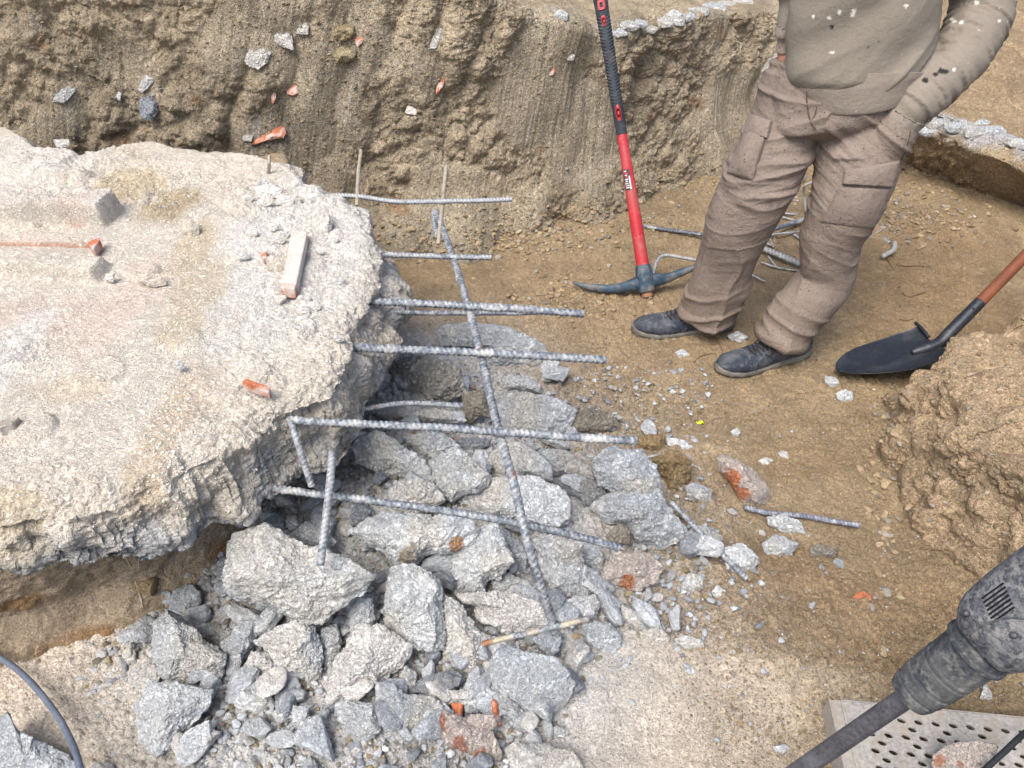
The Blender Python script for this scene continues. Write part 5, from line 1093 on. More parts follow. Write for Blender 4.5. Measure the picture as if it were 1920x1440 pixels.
# ------------------------------------------------------------------ demolition hammer
def build_hammer():
    P0 = hd(1716, 1296, 1.12); P1 = hd(1824, 1222, 1.06); ax = P1 - P0; ax /= np.linalg.norm(ax)
    toC = CAM - P0; toC -= ax * (toC @ ax); toC /= np.linalg.norm(toC); sd = np.cross(ax, toC)      # sd: across in the picture
    root = empty('demolition_hammer', P0 - ax * .42, 'dusty grey electric demolition hammer with a long chisel entering from the right', 'demolition hammer')
    mg = mat('grey_housing', col=(.095, .10, .115), attr=False, rough=.7, var=.3, finev=.5, bump=.9, bscale=(90, 300), bdist=(.003, .0014), spots=[(11, .45, .64, (.17, .17, .17), .6), (70, .46, .62, (.30, .29, .27), .6), (130, .55, .62, (.02, .02, .025), .7)])
    mn = mat('dark_rubber', col=(.050, .055, .062), attr=False, rough=.75, var=.3, finev=.45, bump=.7, bscale=(90, 300), bdist=(.0022, .0010), spots=[(16, .45, .7, (.22, .21, .19), .6), (70, .52, .7, (.26, .25, .22), .55)])
    mc = mat('chisel_steel', col=(.10, .095, .105), attr=False, rough=.45, metal=.6, var=.3, finev=.3, bump=.5, spots=[(14, .48, .68, (.25, .26, .28), .6)])
    def lathe(stations, name, m, k=2.0, nseg=56, n=120, tw=0):
        S_ = np.array(stations); t = np.linspace(S_[0, 0], S_[-1, 0], n); r = np.interp(t, S_[:, 0], S_[:, 1]); C = P0 + ax * t[:, None]
        md = None if k == 2 else (lambda L, th: 1 / (np.abs(np.cos(th + tw)) ** k + np.abs(np.sin(th + tw)) ** k) ** (1 / k))
        V, fc = tube(C, r, nseg, ref=toC, mod=md); return child(root, name, [(V, fc)], m)
    lathe([(-.50, .004), (-.47, .013), (-.40, .0148), (.02, .0148)], 'chisel', mc, k=6, nseg=24)
    lathe([(-.012, .020), (-.010, .031), (.0, .034), (.006, .0345), (.008, .0325), (.011, .0325), (.013, .036), (.030, .037), (.032, .0358), (.036, .0358), (.038, .0375), (.060, .0385), (.062, .0372), (.064, .0372), (.066, .0385), (.070, .0390), (.072, .0380), (.116, .0400), (.118, .0425), (.130, .0428), (.132, .0400), (.15, .040)], 'tool_holder', mn, n=420)
    lathe([(.112, .041), (.114, .0448), (.119, .0450), (.121, .0425)], 'retaining_ring', mn, n=60)
    # motor housing: rounded box wider than the holder, offset upwards in the picture
    n = 90; t = np.linspace(0, 1, n); C = []; R1 = []; R2 = []
    for q in t:
        s = .136 + q * .42; C.append(P0 + ax * s + sd * (-.006 * smooth(0, .2, q)) * HS - toC * .0); g = smooth(-.02, .10, q) ** .6
        R1.append(.040 + .019 * g); R2.append(.040 + .019 * g)
    V, fc = tube(np.array(C), np.array(R1), 72, ref=toC, rb=np.array(R2), mod=lambda L, th: 1 / (np.abs(np.cos(th)) ** 3.2 + np.abs(np.sin(th)) ** 3.2) ** (1 / 3.2))
    hs = child(root, 'motor_housing', [(V, fc)], mg)
    parts = []
    c0 = hd(1873, 1132, 1.0)
    # cooling slots: black bars painted as shaded recesses on the face towards the camera
    i0 = np.array(C); 
    bv = BVHTree.FromPolygons([tuple(v) for v in V], [tuple(int(a) for a in f) for f in fc[0]])
    sl = []
    for k in range(7):
        f0 = k / 6; a = (1841 + 20 * f0, 1122 + 45 * f0); b = (1882 + 20 * f0, 1093 + 45 * f0)
        Q = []
        for (x, y) in (a, ((a[0] + b[0]) / 2, (a[1] + b[1]) / 2), b):
            h = bv.ray_cast(Vector(CAM), Vector(ray(x, y))); 
            if h[0] is not None: Q.append(np.array(h[0]) + np.array(h[1]) * .0004)
        if len(Q) == 3: Vs, fs = tube(catmull(np.array(Q), 14), .0013, 10); sl.append((Vs, fs))
    if sl: child(root, 'cooling_slots', sl, mat('slot_black', col=(.006, .006, .008), attr=False, rough=.9, bump=0), sub=hs)
    # raised seam and screws of the housing
    for (a, b) in (((1806, 1196), (1925, 1186)),):
        Q = []
        for t_ in np.linspace(0, 1, 16):
            h = bv.ray_cast(Vector(CAM), Vector(ray(a[0] + (b[0] - a[0]) * t_, a[1] + (b[1] - a[1]) * t_ - 30 * math.sin(t_ * 2.2))))
            if h[0] is not None: Q.append(np.array(h[0]))
        if len(Q) > 4: child(root, 'housing_seam', [tube(catmull(np.array(Q), 40), .0014, 8)], mn, sub=hs)
    for (a, b) in ((1902, 1190), (1815, 1150)):
        h = bv.ray_cast(Vector(CAM), Vector(ray(a, b)))
        if h[0] is not None: Vr, Fr = ico(3); nn = np.array(h[1]); child(root, 'screw', [(Vr * .0048 + np.array(h[0]) - nn * .003, (None, Fr))], mc, sub=hs)
    # rear handle beyond the frame
    e = np.array(C)[-1]; C2 = catmull(np.array([e - ax * .02 + sd * .05, e + ax * .07 + sd * .055, e + ax * .10, e + ax * .07 - sd * .055, e - ax * .02 - sd * .05]), 40); V, fc = tube(C2, .017, 16, ref=toC); child(root, 'rear_handle', [(V, fc)], mn)
HS = 1
build_hammer()
# ------------------------------------------------------------------ the worker
def rings(L, n):
    """L: (px, py, Y, width_px[, depth ratio]) -> dense centres and radii"""
    Q = []
    for r in L:
        px, py, Y, w = r[:4]; k = r[4] if len(r) > 4 else 1.0; c = hy(px, py, Y); rad = w / 2 * depth_of(c) / F; Q.append(np.r_[c, rad, rad * k])
    S_ = catmull(np.array(Q), n); return S_[:, :3], S_[:, 3], S_[:, 4]
def loft(L, n=60, nseg=40, ref=None):
    C, ra, rb = rings(L, n); ref = np.array([0, CP, -SP]) if ref is None else ref
    # radii: ra across the picture, rb along the view
    T, A, B = frames(C, ref); V, fc = tube(C, ra, nseg, ref=ref, rb=rb); return V, fc, C, ra
def remesh(parts, voxel, smooth_it=6, name='tmp'):
    me = mesh_mixed(name, parts); o = bpy.data.objects.new(name, me); SC.collection.objects.link(o)
    md = o.modifiers.new('r', 'REMESH'); md.mode = 'VOXEL'; md.voxel_size = voxel; md.adaptivity = 0
    sm = o.modifiers.new('s', 'SMOOTH'); sm.factor = .5; sm.iterations = smooth_it
    dg = bpy.context.evaluated_depsgraph_get(); ev = o.evaluated_get(dg); m2 = bpy.data.meshes.new_from_object(ev)
    n = len(m2.vertices); V = np.empty(n * 3, np.float32); m2.vertices.foreach_get('co', V); V = V.reshape(-1, 3).astype(float)
    f = np.empty(len(m2.loops), np.int32); m2.loops.foreach_get('vertex_index', f); Fc = f.reshape(-1, 4)
    bpy.data.objects.remove(o); bpy.data.meshes.remove(m2); return V, Fc
def project(V):
    x = V[:, 0]; dep = V[:, 1] * CP + (1.55 - V[:, 2]) * SP; yc = V[:, 1] * SP + (V[:, 2] - 1.55) * CP
    return 960 + x / dep * F, 720 - yc / dep * F
RL = [(1505, 150, 2.17, 150), (1473, 235, 2.14, 142), (1443, 300, 2.10, 140), (1413, 358, 2.07, 138), (1388, 408, 2.08, 124), (1370, 458, 2.09, 110), (1354, 510, 2.10, 103), (1338, 552, 2.11, 98), (1320, 592, 2.115, 98)]
LL = [(1640, 170, 2.13, 165), (1620, 235, 2.10, 168), (1608, 300, 2.05, 158), (1597, 348, 2.02, 142), (1581, 394, 2.0, 126), (1561, 440, 2.0, 112), (1552, 480, 2.0, 104), (1551, 517, 2.0, 99), (1522, 556, 1.99, 102), (1492, 590, 1.98, 98), (1464, 634, 1.97, 94)]
PV = [(1570, 258, 2.13, 50, .6), (1574, 240, 2.125, 170, .62), (1581, 200, 2.12, 282, .67), (1581, 160, 2.12, 272, .63), (1592, 110, 2.12, 236, .58), (1602, 60, 2.12, 210, .54)]
person = None
def build_person():
    global person
    f0 = hy(1340, 600, 2.1); f1 = hy(1480, 650, 1.97); base = np.array([(f0[0] + f1[0]) / 2, (f0[1] + f1[1]) / 2, 0.0])
    # ---- body: one continuous skin surface from head to feet
    P = []
    def add(L, n=40, nseg=24, s=1.0):
        C, a, b = rings(L, n); V, fc = tube(C, a * s, nseg, ref=np.array([0, CP, -SP]), rb=b * s); P.append((V, fc))
    add(RL, s=.74); add(LL, s=.74); add([(1326, 580, 2.12, 44), (1336, 608, 2.10, 44)], 10)
    add([(1470, 620, 1.975, 44), (1482, 650, 1.96, 44)], 10)
    add([(a, b, c, d * .82, e) for a, b, c, d, e in PV])
    TOR = [(1608, 90, 2.12, 210, .66), (1616, 20, 2.12, 212, .66), (1626, -60, 2.12, 225, .64), (1636, -140, 2.12, 260, .6), (1642, -205, 2.12, 270, .5), (1645, -240, 2.12, 180, .6), (1646, -265, 2.12, 105, 1)]
    add(TOR)
    add([(1646, -250, 2.12, 100), (1645, -300, 2.115, 96), (1642, -340, 2.105, 100)], 20)
    hc = hy(1640, -415, 2.10); rr = 80 * depth_of(hc) / F
    Vh, Fh = ico(4); fdir = np.array([-.62, -.78, 0.]); sdir_ = np.array([.78, -.62, 0.]); upv = np.array([0, 0, 1.])
    def blob(c, a, b, d): P.append((c + (Vh[:, :1] * a) * fdir + (Vh[:, 1:2] * b) * sdir_ + (Vh[:, 2:3] * d) * upv, (None, Fh)))
    h = rr / 80 * 1.0; H_ = .118                      # half head height in metres
    blob(hc + upv * .018, .096, .076, .105); blob(hc - upv * .055 + fdir * .022, .066, .056, .066)
    blob(hc + fdir * .100 - upv * .018, .018, .013, .024); blob(hc + fdir * .090 + upv * .006, .016, .010, .022); blob(hc + fdir * .078 + upv * .030, .018, .052, .012)
    for s in (-1, 1):
        blob(hc + sdir_ * s * .078 - fdir * .004 - upv * .008, .020, .010, .032); blob(hc + sdir_ * s * .034 + fdir * .066 - upv * .028, .022, .020, .018)
    blob(hc + fdir * .083 - upv * .062, .014, .026, .006); blob(hc + fdir * .083 - upv * .074, .013, .022, .006); blob(hc + fdir * .068 - upv * .100, .020, .024, .016)
    LA = [(1770, -195, 2.14, 100), (1815, -110, 2.18, 92), (1842, -20, 2.20, 84), (1840, 40, 2.17, 78), (1790, 120, 2.09, 72), (1730, 180, 2.03, 60), (1688, 222, 2.0, 44), (1670, 250, 1.99, 40)]
    RA = [(1510, -200, 2.10, 90), (1492, -130, 2.16, 84), (1484, -60, 2.22, 74), (1486, 0, 2.22, 52), (1476, 60, 2.20, 38), (1473, 92, 2.18, 34), (1474, 112, 2.17, 36)]
    add(LA, 60, s=.8); add(RA, 60, s=.9)
    def hand(w, tip, pal):
        w = hy(*w); tip = hy(*tip); d = tip - w; d /= np.linalg.norm(d); pn_ = np.array(pal, float); pn_ -= d * (pn_ @ d); pn_ /= np.linalg.norm(pn_); s = np.cross(d, pn_)
        V, fc = tube(catmull(np.array([w, w + d * .035, w + d * .085]), 20), np.array([.028] * 20) + .012 * np.linspace(0, 1, 20), 20, ref=pn_, rb=np.full(20, .015)); P.append((V, fc))
        for k, (o_, ln) in enumerate([(-.030, .068), (-.010, .078), (.010, .073), (.029, .058)]):
            a = w + d * .082 + s * o_; pts = [a, a + d * ln * .45 - pn_ * .006, a + d * ln * .78 - pn_ * .020, a + d * ln * .95 - pn_ * .036]
            V, fc = tube(catmull(np.array(pts), 18), np.linspace(.0092, .0075, 18), 10); P.append((V, fc))
        a = w + d * .025 - s * .030; V, fc = tube(catmull(np.array([a, a + d * .03 - s * .022 - pn_ * .008, a + d * .062 - s * .026 - pn_ * .018]), 14), np.linspace(.013, .009, 14), 10); P.append((V, fc))
    hand((1668, 245, 1.99), (1630, 300, 2.00), (0, -1, 0)); hand((1474, 100, 2.17), (1462, 190, 2.20), (-1, 0, 0))
    V, Fc = remesh(P, .006, 4, 'body'); 
    sk = mat('skin', col=(.42, .20, .13), attr=False, rough=.6, var=.1, finev=.1, bump=.4)
    b = link('person', mesh_np('person', V - base, Fc), sk, loc=base); person = b
    tag(b, 'worker in a paint-spattered beige sweatshirt and brown cargo trousers, hands in his pockets', 'person')
    def kid(name, V, Fc, m, col=None, par=None):
        return link(name, mesh_np(name, V - base, Fc, col), m, parent=par or b)
    def kidp(name, parts, m, par=None, smooth_=True, col=None):
        me = mesh_mixed(name, parts, col, smooth_); me.transform(Matrix.Translation(-Vector(base))); return link(name, me, m, parent=par or b)
    # hair, eyes (above the frame, there for other views)
    bvh = []
    Vq = Vh * (1 + .05 * fbm((Vh * 4).astype(np.float32), 3, 3, billow=True))[:, None]; Q = hc + upv * .032 - fdir * .014 + (Vq[:, :1] * .100) * fdir + (Vq[:, 1:2] * .084) * sdir_ + (Vq[:, 2:3] * .104) * upv
    cut = ((Vh[:, 0] > .35) & (Vh[:, 2] < .45)) | (Vh[:, 2] < -.6)
    Q[cut] -= (Q[cut] - hc) * .35; kid('hair', Q, Fh, mat('hair', col=(.03, .02, .015), attr=False, rough=.6, bump=1, bscale=(200, 400)))
    for s in (-1, 1): kid('eye', Vh * .0125 + hc + sdir_ * s * .031 + fdir * .080 + upv * .006, Fh, mat('eye', col=(.55, .52, .48), attr=False, rough=.2, bump=0)); kid('eye', Vh * .0058 + hc + sdir_ * s * .031 + fdir * .0885 + upv * .006, Fh, mat('iris', col=(.03, .02, .015), attr=False, rough=.2, bump=0))
    # ---- trousers
    dots = [(95, .24, (.035, .03, .03), .85, .86), (240, .30, (.05, .04, .04), .8, .80), (48, .15, (.05, .045, .045), .75, .93)]
    mt = mat('trouser_cloth', spots=[(5, .56, .68, (.10, .08, .07), .35), (17, .62, .70, (.08, .065, .06), .5)], var=.14, vscale=8, fine=300, finev=.12, rough=.95, speck=dots, crack=.5, bump=.9, bscale=(48, 600), bdist=(.0042, .0006), spec=.1)
    P = []
    V1, f1, C1, R1 = loft(RL, 120, 48); V2, f2, C2, R2 = loft(LL, 140, 48); P += [(V1, f1), (V2, f2)]
    Vp, fp, Cp, Rp = loft(PV, 60, 72); P.append((Vp, fp))
    # pocket bulges over the hands
    Vb, fb, _, _ = loft([(1684, 226, 2.02, 84), (1672, 248, 2.01, 92), (1652, 285, 2.015, 84), (1635, 320, 2.03, 60)], 24, 28); P.append((Vb, fb))
    Vb, fb, _, _ = loft([(1474, 112, 2.17, 46), (1462, 160, 2.17, 70), (1462, 205, 2.17, 60)], 20, 24); P.append((Vb, fb))
    V, Fc = remesh(P, .0042, 10, 'trousers'); N = vnormals(V, Fc)
    def leg_coord(V, C, R):
        # nearest centre index and side angle
        best = np.full(len(V), 9.); idx = np.zeros(len(V), int)
        for i in range(0, len(C), 2):
            d = ((V - C[i]) ** 2).sum(1); m = d < best; best = np.where(m, d, best); idx = np.where(m, i, idx)
        return idx / (len(C) - 1), np.sqrt(best) / R[idx]
    t1, d1 = leg_coord(V, C1, R1); t2, d2 = leg_coord(V, C2, R2); px, py = project(V); Pf = V.astype(np.float32)
    left = d2 < d1; t = np.where(left, t2, t1)
    def folds(q, f, s): n = pn(q, f, s); return (1 - np.abs(n) * 2.2)          # sharp crests
    # creases run down and outwards from the fly; horizontal stacks behind the knee and at the hem
    u = (V[:, 0] - 1.0); z = V[:, 2]
    diag = np.stack([u * 5 + z * 3.0, z * 26 + u * np.where(left, 17, -4), V[:, 1] * 4], 1).astype(np.float32)
    hor = np.stack([u * 5, z * 36 + u * np.where(left, 14, -10), V[:, 1] * 5], 1).astype(np.float32)
    a_hip = smooth(.50, .66, z) * smooth(.93, .86, z); a_knee = np.exp(-((z - .42) / .10) ** 2); a_hem = smooth(.30, .12, z)
    th_up = np.exp(-((z - .58) / .08) ** 2)
    def crest(q, f, s_, w=.30): n = np.abs(pn(q, f, s_)); return np.clip(1 - n / w, 0, 1) ** 1.4          # sparse sharp creases
    keep = 1 - .75 * ((px > 1520) & (px < 1700) & (py > 300) & (py < 435) & left)
    d = keep * (.010 * crest(diag, .62, 3) * (a_hip * .9 + .8 * th_up) + .009 * crest(hor, .75, 5) * a_knee * .35 + .010 * crest(hor, .55, 7, .4) * a_hem)
    d += .011 * pn(np.stack([u * 5, z * 6, V[:, 1] * 5], 1).astype(np.float32), 1, 11) + .003 * fbm(Pf, 12, 2, s=2) + .009 * crest(np.stack([u * 9, z * 5, V[:, 1] * 5], 1).astype(np.float32), 1, 21, .25) * smooth(.5, .3, z)
    d += .0022 * crest(diag, 1.7, 9) * (a_hip + th_up) + .006
    V_pre = V.copy(); N_pre = N
    # hem edge
    d += np.where(z < .115, .003, 0)
    V = V + N * (d - .006)[:, None]
    col = np.tile(np.array([.222, .178, .148]), (len(V), 1)) * (1 + .10 * fbm(Pf, 5, 3, s=4))[:, None]
    dirt = smooth(.30, .08, z)[:, None] * .35; col = col * (1 - dirt) + np.array([.21, .16, .115]) * dirt
    tr = kid('trousers', V, Fc, mt, col)
    bt = BVHTree.FromPolygons((V_pre + N_pre * .004).tolist(), Fc.tolist())
    # cloth details laid over the trousers: cast picture points onto the cloth, thickness outwards
    def patch(name, corners, th, n=28, puff=.0, col_=(.228, .182, .152), par=None, lift=.002):
        c = np.array(corners, float); G = []
        uu = np.linspace(0, 1, n)
        for a in uu:
            for b_ in uu:
                q = (1 - a) * (1 - b_) * c[0] + a * (1 - b_) * c[1] + a * b_ * c[2] + (1 - a) * b_ * c[3]
                h = bt.ray_cast(Vector(CAM), Vector(ray(*q)))
                if h[0] is None: G.append(None); continue
                e = min(a, 1 - a, b_, 1 - b_); k = lift + th * min(1, e / .06) ** .5 + puff * math.sin(math.pi * a) * math.sin(math.pi * b_)
                nn = np.array(h[1]); nn = nn * .5 - ray(*q) / np.linalg.norm(ray(*q)) * .5
                G.append(np.array(h[0]) + nn * k if e > 0 else np.array(h[0]) - nn * .004)
        ok = [g is not None for g in G]; med = np.mean([g for g in G if g is not None], 0); V_ = np.array([g if g is not None else med for g in G]); Fq = grid_faces(n, n)
        Fq = Fq[np.all(np.array(ok)[Fq], 1)]
        V_ = V_ + (.0018 * fbm(V_.astype(np.float32), 28, 2, s=3, billow=True))[:, None] * np.array([0, -.7, .7])
        cc = np.tile(np.array(col_), (len(V_), 1)); return kid(name, V_, Fq, mt, cc, par=par)
    patch('cargo_pocket', [(1575, 348), (1672, 352), (1640, 432), (1533, 418)], .006, puff=.010, col_=(.222, .178, .150))
    patch('pocket_flap', [(1582, 320), (1688, 300), (1672, 352), (1578, 345)], .004, puff=.004, lift=.010, col_=(.245, .197, .166))
    patch('cargo_pocket', [(1401, 236), (1440, 248), (1412, 342), (1362, 326)], .010, puff=.022, col_=(.228, .182, .152))
    patch('pocket_flap', [(1410, 214), (1448, 226), (1440, 262), (1396, 250)], .005, puff=.006, lift=.012, col_=(.24, .193, .162))
    # fly seam and belt line stitches
    def seam(pts, r=.0016, n=40, name='seam', c_=(.10, .075, .06)):
        W = []
        for q in catmull(np.array([(a, b_, 0) for a, b_ in pts]), n):
            h = bt.ray_cast(Vector(CAM), Vector(ray(q[0], q[1])))
            if h[0] is not None: W.append(np.array(h[0]) + np.array(h[1]) * .0006)
        W = [w_ for w_ in W]
        if len(W) > 4: Vt, ft = tube(np.array(W), r, 6); kidp(name, [(Vt, ft)], mt, par=tr, col=np.tile(np.array(c_), (len(Vt), 1)))
    seam([(1536, 160), (1533, 190), (1528, 215), (1520, 228)]); seam([(1512, 170), (1514, 200), (1520, 228), (1530, 242)]); seam([(1645, 195), (1650, 225), (1668, 250), (1690, 256)])
    seam([(1614, 352), (1614, 380), (1617, 395)]); seam([(1532, 418), (1560, 428), (1588, 432)]); seam([(1640, 370), (1620, 405), (1590, 430)])
    seam([(1708, 240), (1700, 275), (1690, 300)])
    # ---- sweatshirt
    def hemshear(V_):
        V_ = V_.copy(); V_[:, 2] -= smooth(1.02, .84, V_[:, 2]) * .17 * np.clip(V_[:, 0] - .78, 0, .4); return V_
    dots2 = [(34, .10, (.03, .028, .028), .9, .95), (20, .12, (.62, .60, .56), .85, .955), (60, .2, (.62, .60, .56), .7, .975)]
    mh = mat('sweatshirt_cloth', var=.08, vscale=7, fine=330, finev=.14, rough=.97, speck=dots2, crack=.3, bump=.8, bscale=(50, 700), bdist=(.0032, .0006), spec=.1)
    P = []
    TS = [(1606, 146, 2.108, 240, .86), (1607, 120, 2.115, 268, .82), (1610, 75, 2.12, 282, .72), (1618, 20, 2.12, 276, .70), (1628, -60, 2.12, 272, .68), (1638, -140, 2.12, 290, .62), (1642, -200, 2.12, 292, .55), (1645, -238, 2.12, 200, .65), (1646, -262, 2.12, 130, 1)]
    Vt, ft, Ct, Rt = loft(TS, 90, 80); P.append((hemshear(Vt), ft))
    LS = [(1765, -195, 2.14, 118), (1812, -110, 2.18, 112), (1838, -30, 2.20, 112), (1836, 35, 2.17, 116), (1797, 108, 2.09, 104), (1745, 165, 2.03, 94), (1706, 204, 2.0, 86), (1694, 219, 2.005, 74)]
    RS = [(1515, -200, 2.10, 108), (1498, -130, 2.16, 100), (1492, -60, 2.20, 84), (1492, 0, 2.20, 62), (1483, 42, 2.18, 52), (1477, 62, 2.17, 42)]
    Va, fa, Ca, Ra_ = loft(LS, 90, 40); P.append((Va, fa)); Vb, fb, Cb, Rb = loft(RS, 70, 36); P.append((Vb, fb))
    V, Fc = remesh(P, .0045, 8, 'sweatshirt'); N = vnormals(V, Fc); Pf = V.astype(np.float32); px, py = project(V)
    ta, da = leg_coord(V, Ca, Ra_); tb, db = leg_coord(V, Cb, Rb); arm = (da < 1.25) & (ta > .35)
    u = V[:, 0] - 1.0; z = V[:, 2]
    # big soft drapes across the belly, tight rings on the forearm
    dr = np.stack([u * 3 - z * 1.5, z * 8 - u * 7, V[:, 1] * 3], 1).astype(np.float32)
    rg = np.stack([ta * 24 + px * .004, px * .012 - py * .010, V[:, 1] * 4], 1).astype(np.float32)
    d = np.where(arm, .0065 * (1 - np.abs(pn(rg, 1, 3)) * 2.2) * smooth(.40, .55, ta) + .003 * (1 - np.abs(pn(rg, 2.1, 6)) * 2), .012 * (1 - np.abs(pn(dr, 1, 5)) * 2.0)) + .003 * fbm(Pf, 10, 2, s=6)
    V = V + N * (d - .006)[:, None]
    col = np.tile(np.array([.235, .205, .168]), (len(V), 1)) * (1 + .07 * fbm(Pf, 5, 3, s=4))[:, None]
    # paint marks
    def dab(x, y, r, c, ax_=1.0):
        w_ = (smooth(1.1, .8, np.sqrt(((px - x) / (r * ax_)) ** 2 + ((py - y) / r) ** 2) + .35 * fbm(Pf, 60, 2, s=x)) * (N @ -np.array([0, CP, -SP]) > 0) * ((V[:, 1] < 2.16)))[:, None]; col[:] = col * (1 - w_) + np.array(c) * w_
    K = (.03, .028, .03); Wt = (.68, .66, .60)
    for (x, y, r, a) in [(1600, 20, 4, .8), (1574, 24, 5, .8), (1599, 27, 5, 1), (1527, 30, 4, .6), (1555, 33, 4, 1.2), (1698, 10, 4, 1), (1787, 37, 4, 1.6), (1802, 40, 3, 1.2), (1831, 4, 4, 1.2), (1560, 98, 3, 1.5), (1790, 130, 4, .8), (1877, 38, 3, 1)]: dab(x, y, r, Wt, a)
    for (x, y, r, a) in [(1768, 135, 5, 2.2), (1754, 139, 4, 1.5), (1735, 150, 6, 1.0), (1763, 130, 3, 1), (1626, 88, 3, .8), (1647, 78, 3, .7), (1560, 50, 4, 1)]: dab(x, y, r, K, a)
    sw = kid('sweatshirt', V, Fc, mh, col)
    P = []
    for L, nm in (([(1697, 214, 2.003, 84), (1688, 226, 2.003, 78), (1682, 234, 2.012, 70)], 'cuff'), ([(1478, 56, 2.17, 46), (1475, 62, 2.17, 43), (1474, 68, 2.17, 38)], 'cuff')):
        Vt, ft, _, _ = loft(L, 20, 40); n_ = 40
        V3 = Vt + (.0016 * np.sin(np.arange(len(Vt)) % 40 * 2 * np.pi / 40 * 26))[:, None] * vn_safe(Vt, ft)
        kidp(nm, [(V3, ft)], mh, col=np.tile(np.array([.29, .25, .21]), (len(Vt), 1)))
    Vt, ft, _, _ = loft([(1477, 66, 2.175, 36), (1474, 82, 2.175, 34), (1473, 95, 2.175, 36)], 20, 30); kidp('undershirt_sleeve', [(Vt, ft)], mt, col=np.tile(np.array([.33, .26, .21]), (len(Vt), 1)))
    Vt, ft, _, _ = loft([(1606, 155, 2.108, 230, .86), (1606, 147, 2.108, 241, .86), (1606, 134, 2.111, 258, .84), (1607, 122, 2.115, 268, .82)], 24, 80); Vt = hemshear(Vt); kidp('hem_band', [(Vt, ft)], mh, col=np.tile(np.array([.285, .242, .20]), (len(Vt), 1)))
    # ---- shoes
    mu = mat('shoe_leather', col=(.030, .038, .055), attr=False, rough=.7, var=.3, finev=.35, bump=.6, bscale=(100, 320), bdist=(.002, .0008), spots=[(14, .46, .68, (.16, .16, .165), .6), (60, .54, .70, (.22, .21, .20), .5)])
    mo = mat('shoe_sole', col=(.12, .115, .105), attr=False, rough=.85, var=.3, finev=.3, bump=.5, spots=[(20, .45, .65, (.27, .23, .18), .7)])
    ml = mat('shoe_lace', col=(.035, .03, .032), attr=False, rough=.9, bump=.4)
    def shoe(heel, toe, s_=1):
        hl = hz(*heel, 0); to = hz(*toe, 0); hl[2] = drop(hl[0], hl[1])[0].z; to[2] = drop(to[0], to[1])[0].z; z0 = max(hl[2], to[2]) * .6 + min(hl[2], to[2]) * .4 + .001
        f = to - hl; f[2] = 0; Ls = np.linalg.norm(f); f /= Ls; s = np.array([-f[1], f[0], 0]) * s_; up = np.array([0, 0, 1.]); o0 = np.array([hl[0], hl[1], z0])
        k = Ls / .30
        def width(u): return np.interp(u, [0, .03, .12, .3, .45, .62, .78, .9, .97, 1], [.012, .026, .035, .033, .034, .043, .047, .040, .024, .006])
        def asym(u): return np.interp(u, [0, .4, .75, 1], [0, .004, -.002, -.010])
        def solid(zb, zt, grow, n=70, m=28, top=None):
            V = []
            for i in range(n):
                u = i / (n - 1); w_ = width(u) + grow
                for j in range(m):
                    a = 2 * np.pi * j / m; ca, sa = math.cos(a), math.sin(a); e = .55
                    y = np.sign(ca) * abs(ca) ** e * w_; zz = np.sign(sa) * abs(sa) ** e
                    lo, hi = zb(u), zt(u); z_ = (lo + hi) / 2 + zz * (hi - lo) / 2
                    if top is not None and zz > 0: y *= 1 - top * zz ** 2 * np.interp(u, [0, .3, .7, 1], [.30, .50, .45, .25])
                    V.append(o0 + f * ((u * (Ls + 2 * grow) - grow)) + s * (y + asym(u)) * 1.0 + up * z_)
            V.append(np.mean(V[:m], 0)); V.append(np.mean(V[(n - 1) * m:n * m], 0)); i, j = np.meshgrid(np.arange(n - 1), np.arange(m), indexing='ij'); j2 = (j + 1) % m
            q = np.stack([i * m + j, i * m + j2, (i + 1) * m + j2, (i + 1) * m + j], -1).reshape(-1, 4); jj = np.arange(m); a0 = n * m
            tr_ = np.vstack([np.stack([np.full(m, a0), (jj + 1) % m, jj], 1), np.stack([np.full(m, a0 + 1), (n - 1) * m + jj, (n - 1) * m + (jj + 1) % m], 1)]); return np.array(V), (q, tr_)
        kick = lambda u: .012 * max(0, (u - .72) / .28) ** 2
        sole = solid(lambda u: kick(u) - .004, lambda u: kick(u) + np.interp(u, [0, .3, .45, .6, 1], [.030, .028, .022, .020, .020]), .003)
        ph = lambda u: np.interp(u, [0, .05, .15, .3, .42, .55, .7, .82, .92, .98, 1], [.075, .092, .098, .100, .092, .078, .062, .056, .048, .036, .022])
        up_ = solid(lambda u: kick(u) + .010, ph, 0, top=1.0)
        Vu = up_[0]; Nu = vn_safe(Vu, up_[1]); u_ = ((Vu - o0) @ f) / Ls
        cre = np.stack([(u_ * 34 + ((Vu - o0) @ s) * 60), ((Vu - o0) @ s) * 14, Vu[:, 2] * 20], 1).astype(np.float32)
        Vu = Vu + Nu * (.0030 * (1 - np.abs(pn(cre, 1, 3)) * 2) * smooth(.35, .5, u_) * smooth(.82, .7, u_) + .0018 * fbm(Vu.astype(np.float32), 40, 2, s=2))[:, None]
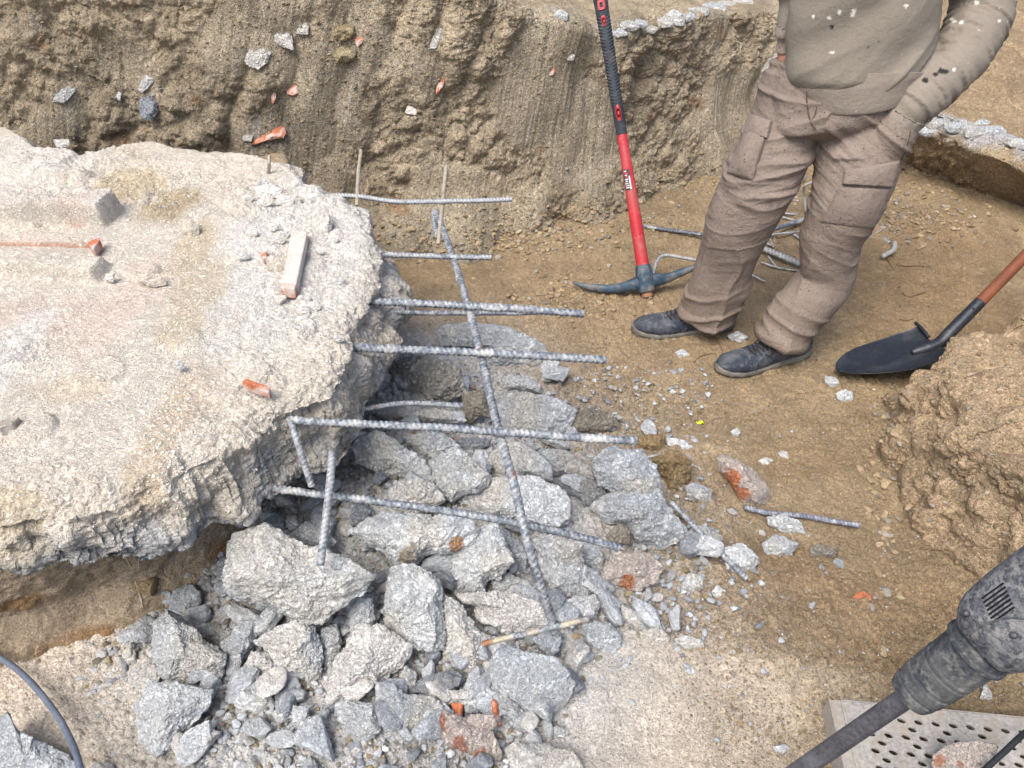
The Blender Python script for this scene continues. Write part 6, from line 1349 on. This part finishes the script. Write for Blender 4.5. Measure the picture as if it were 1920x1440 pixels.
        so = kidp('shoe', [(Vu, up_[1])], mu); kidp('sole', [sole], mo, par=so)
        # toe-cap and side seams, laces, tongue
        bs = BVHTree.FromPolygons(Vu.tolist(), [tuple(int(x) for x in q) for q in up_[1][0]])
        def on(u, y, lift=.001):
            h = bs.ray_cast(Vector(o0 + f * u * Ls + s * y + up * .25), Vector((0, 0, -1))); return None if h[0] is None else np.array(h[0]) + np.array(h[1]) * lift
        def line(pts, r, nm, m):
            W = [on(*p_) for p_ in pts]; W = [q for q in W if q is not None]
            if len(W) > 2: Vt, ft = tube(catmull(np.array(W), 24), r, 8); kidp(nm, [(Vt, ft)], m, par=so)
        for i in range(5):
            u = .50 + i * .040
            line([(u, -.024, .001), (u + .012, -.010, .004), (u + .012, .010, .004), (u, .024, .001)], .0022, 'lace', ml); 
            if i < 4: line([(u, -.024, .001), (u + .02, -.008, .005), (u + .034, .010, .005), (u + .040, .024, .001)], .0020, 'lace', ml)
        line([(.49, 0, .006), (.51, .02, .012), (.54, .035, .010), (.58, .03, .004)], .0018, 'lace', ml); line([(.49, 0, .006), (.51, -.02, .012), (.55, -.038, .008)], .0018, 'lace', ml)
        line([(.78, -.046, .0005), (.73, -.028, .0005), (.715, 0, .0005), (.73, .028, .0005), (.78, .046, .0005)], .0012, 'seam', mo)
        line([(.34, -.030, .0005), (.30, -.034, .0), (.22, -.034, .0)], .0014, 'seam', mo); line([(.34, .030, .0005), (.30, .034, .0), (.22, .034, .0)], .0014, 'seam', mo)
    shoe((1372, 612), (1186, 628)); shoe((1512, 660), (1345, 700), 1)
def vn_safe(V, fc):
    q, t = fc; N = np.zeros_like(V)
    for f in (q, t):
        if f is None or not len(f): continue
        f = np.asarray(f); n = np.cross(V[f[:, 1]] - V[f[:, 0]], V[f[:, 2]] - V[f[:, 0]])
        for k in range(f.shape[1]):
            for d in range(3): N[:, d] += np.bincount(f[:, k], n[:, d], len(V))
    N /= np.maximum(np.linalg.norm(N, axis=1)[:, None], 1e-12)
    if ((V - V.mean(0)) * N).sum() < 0: N = -N
    return N
build_person()
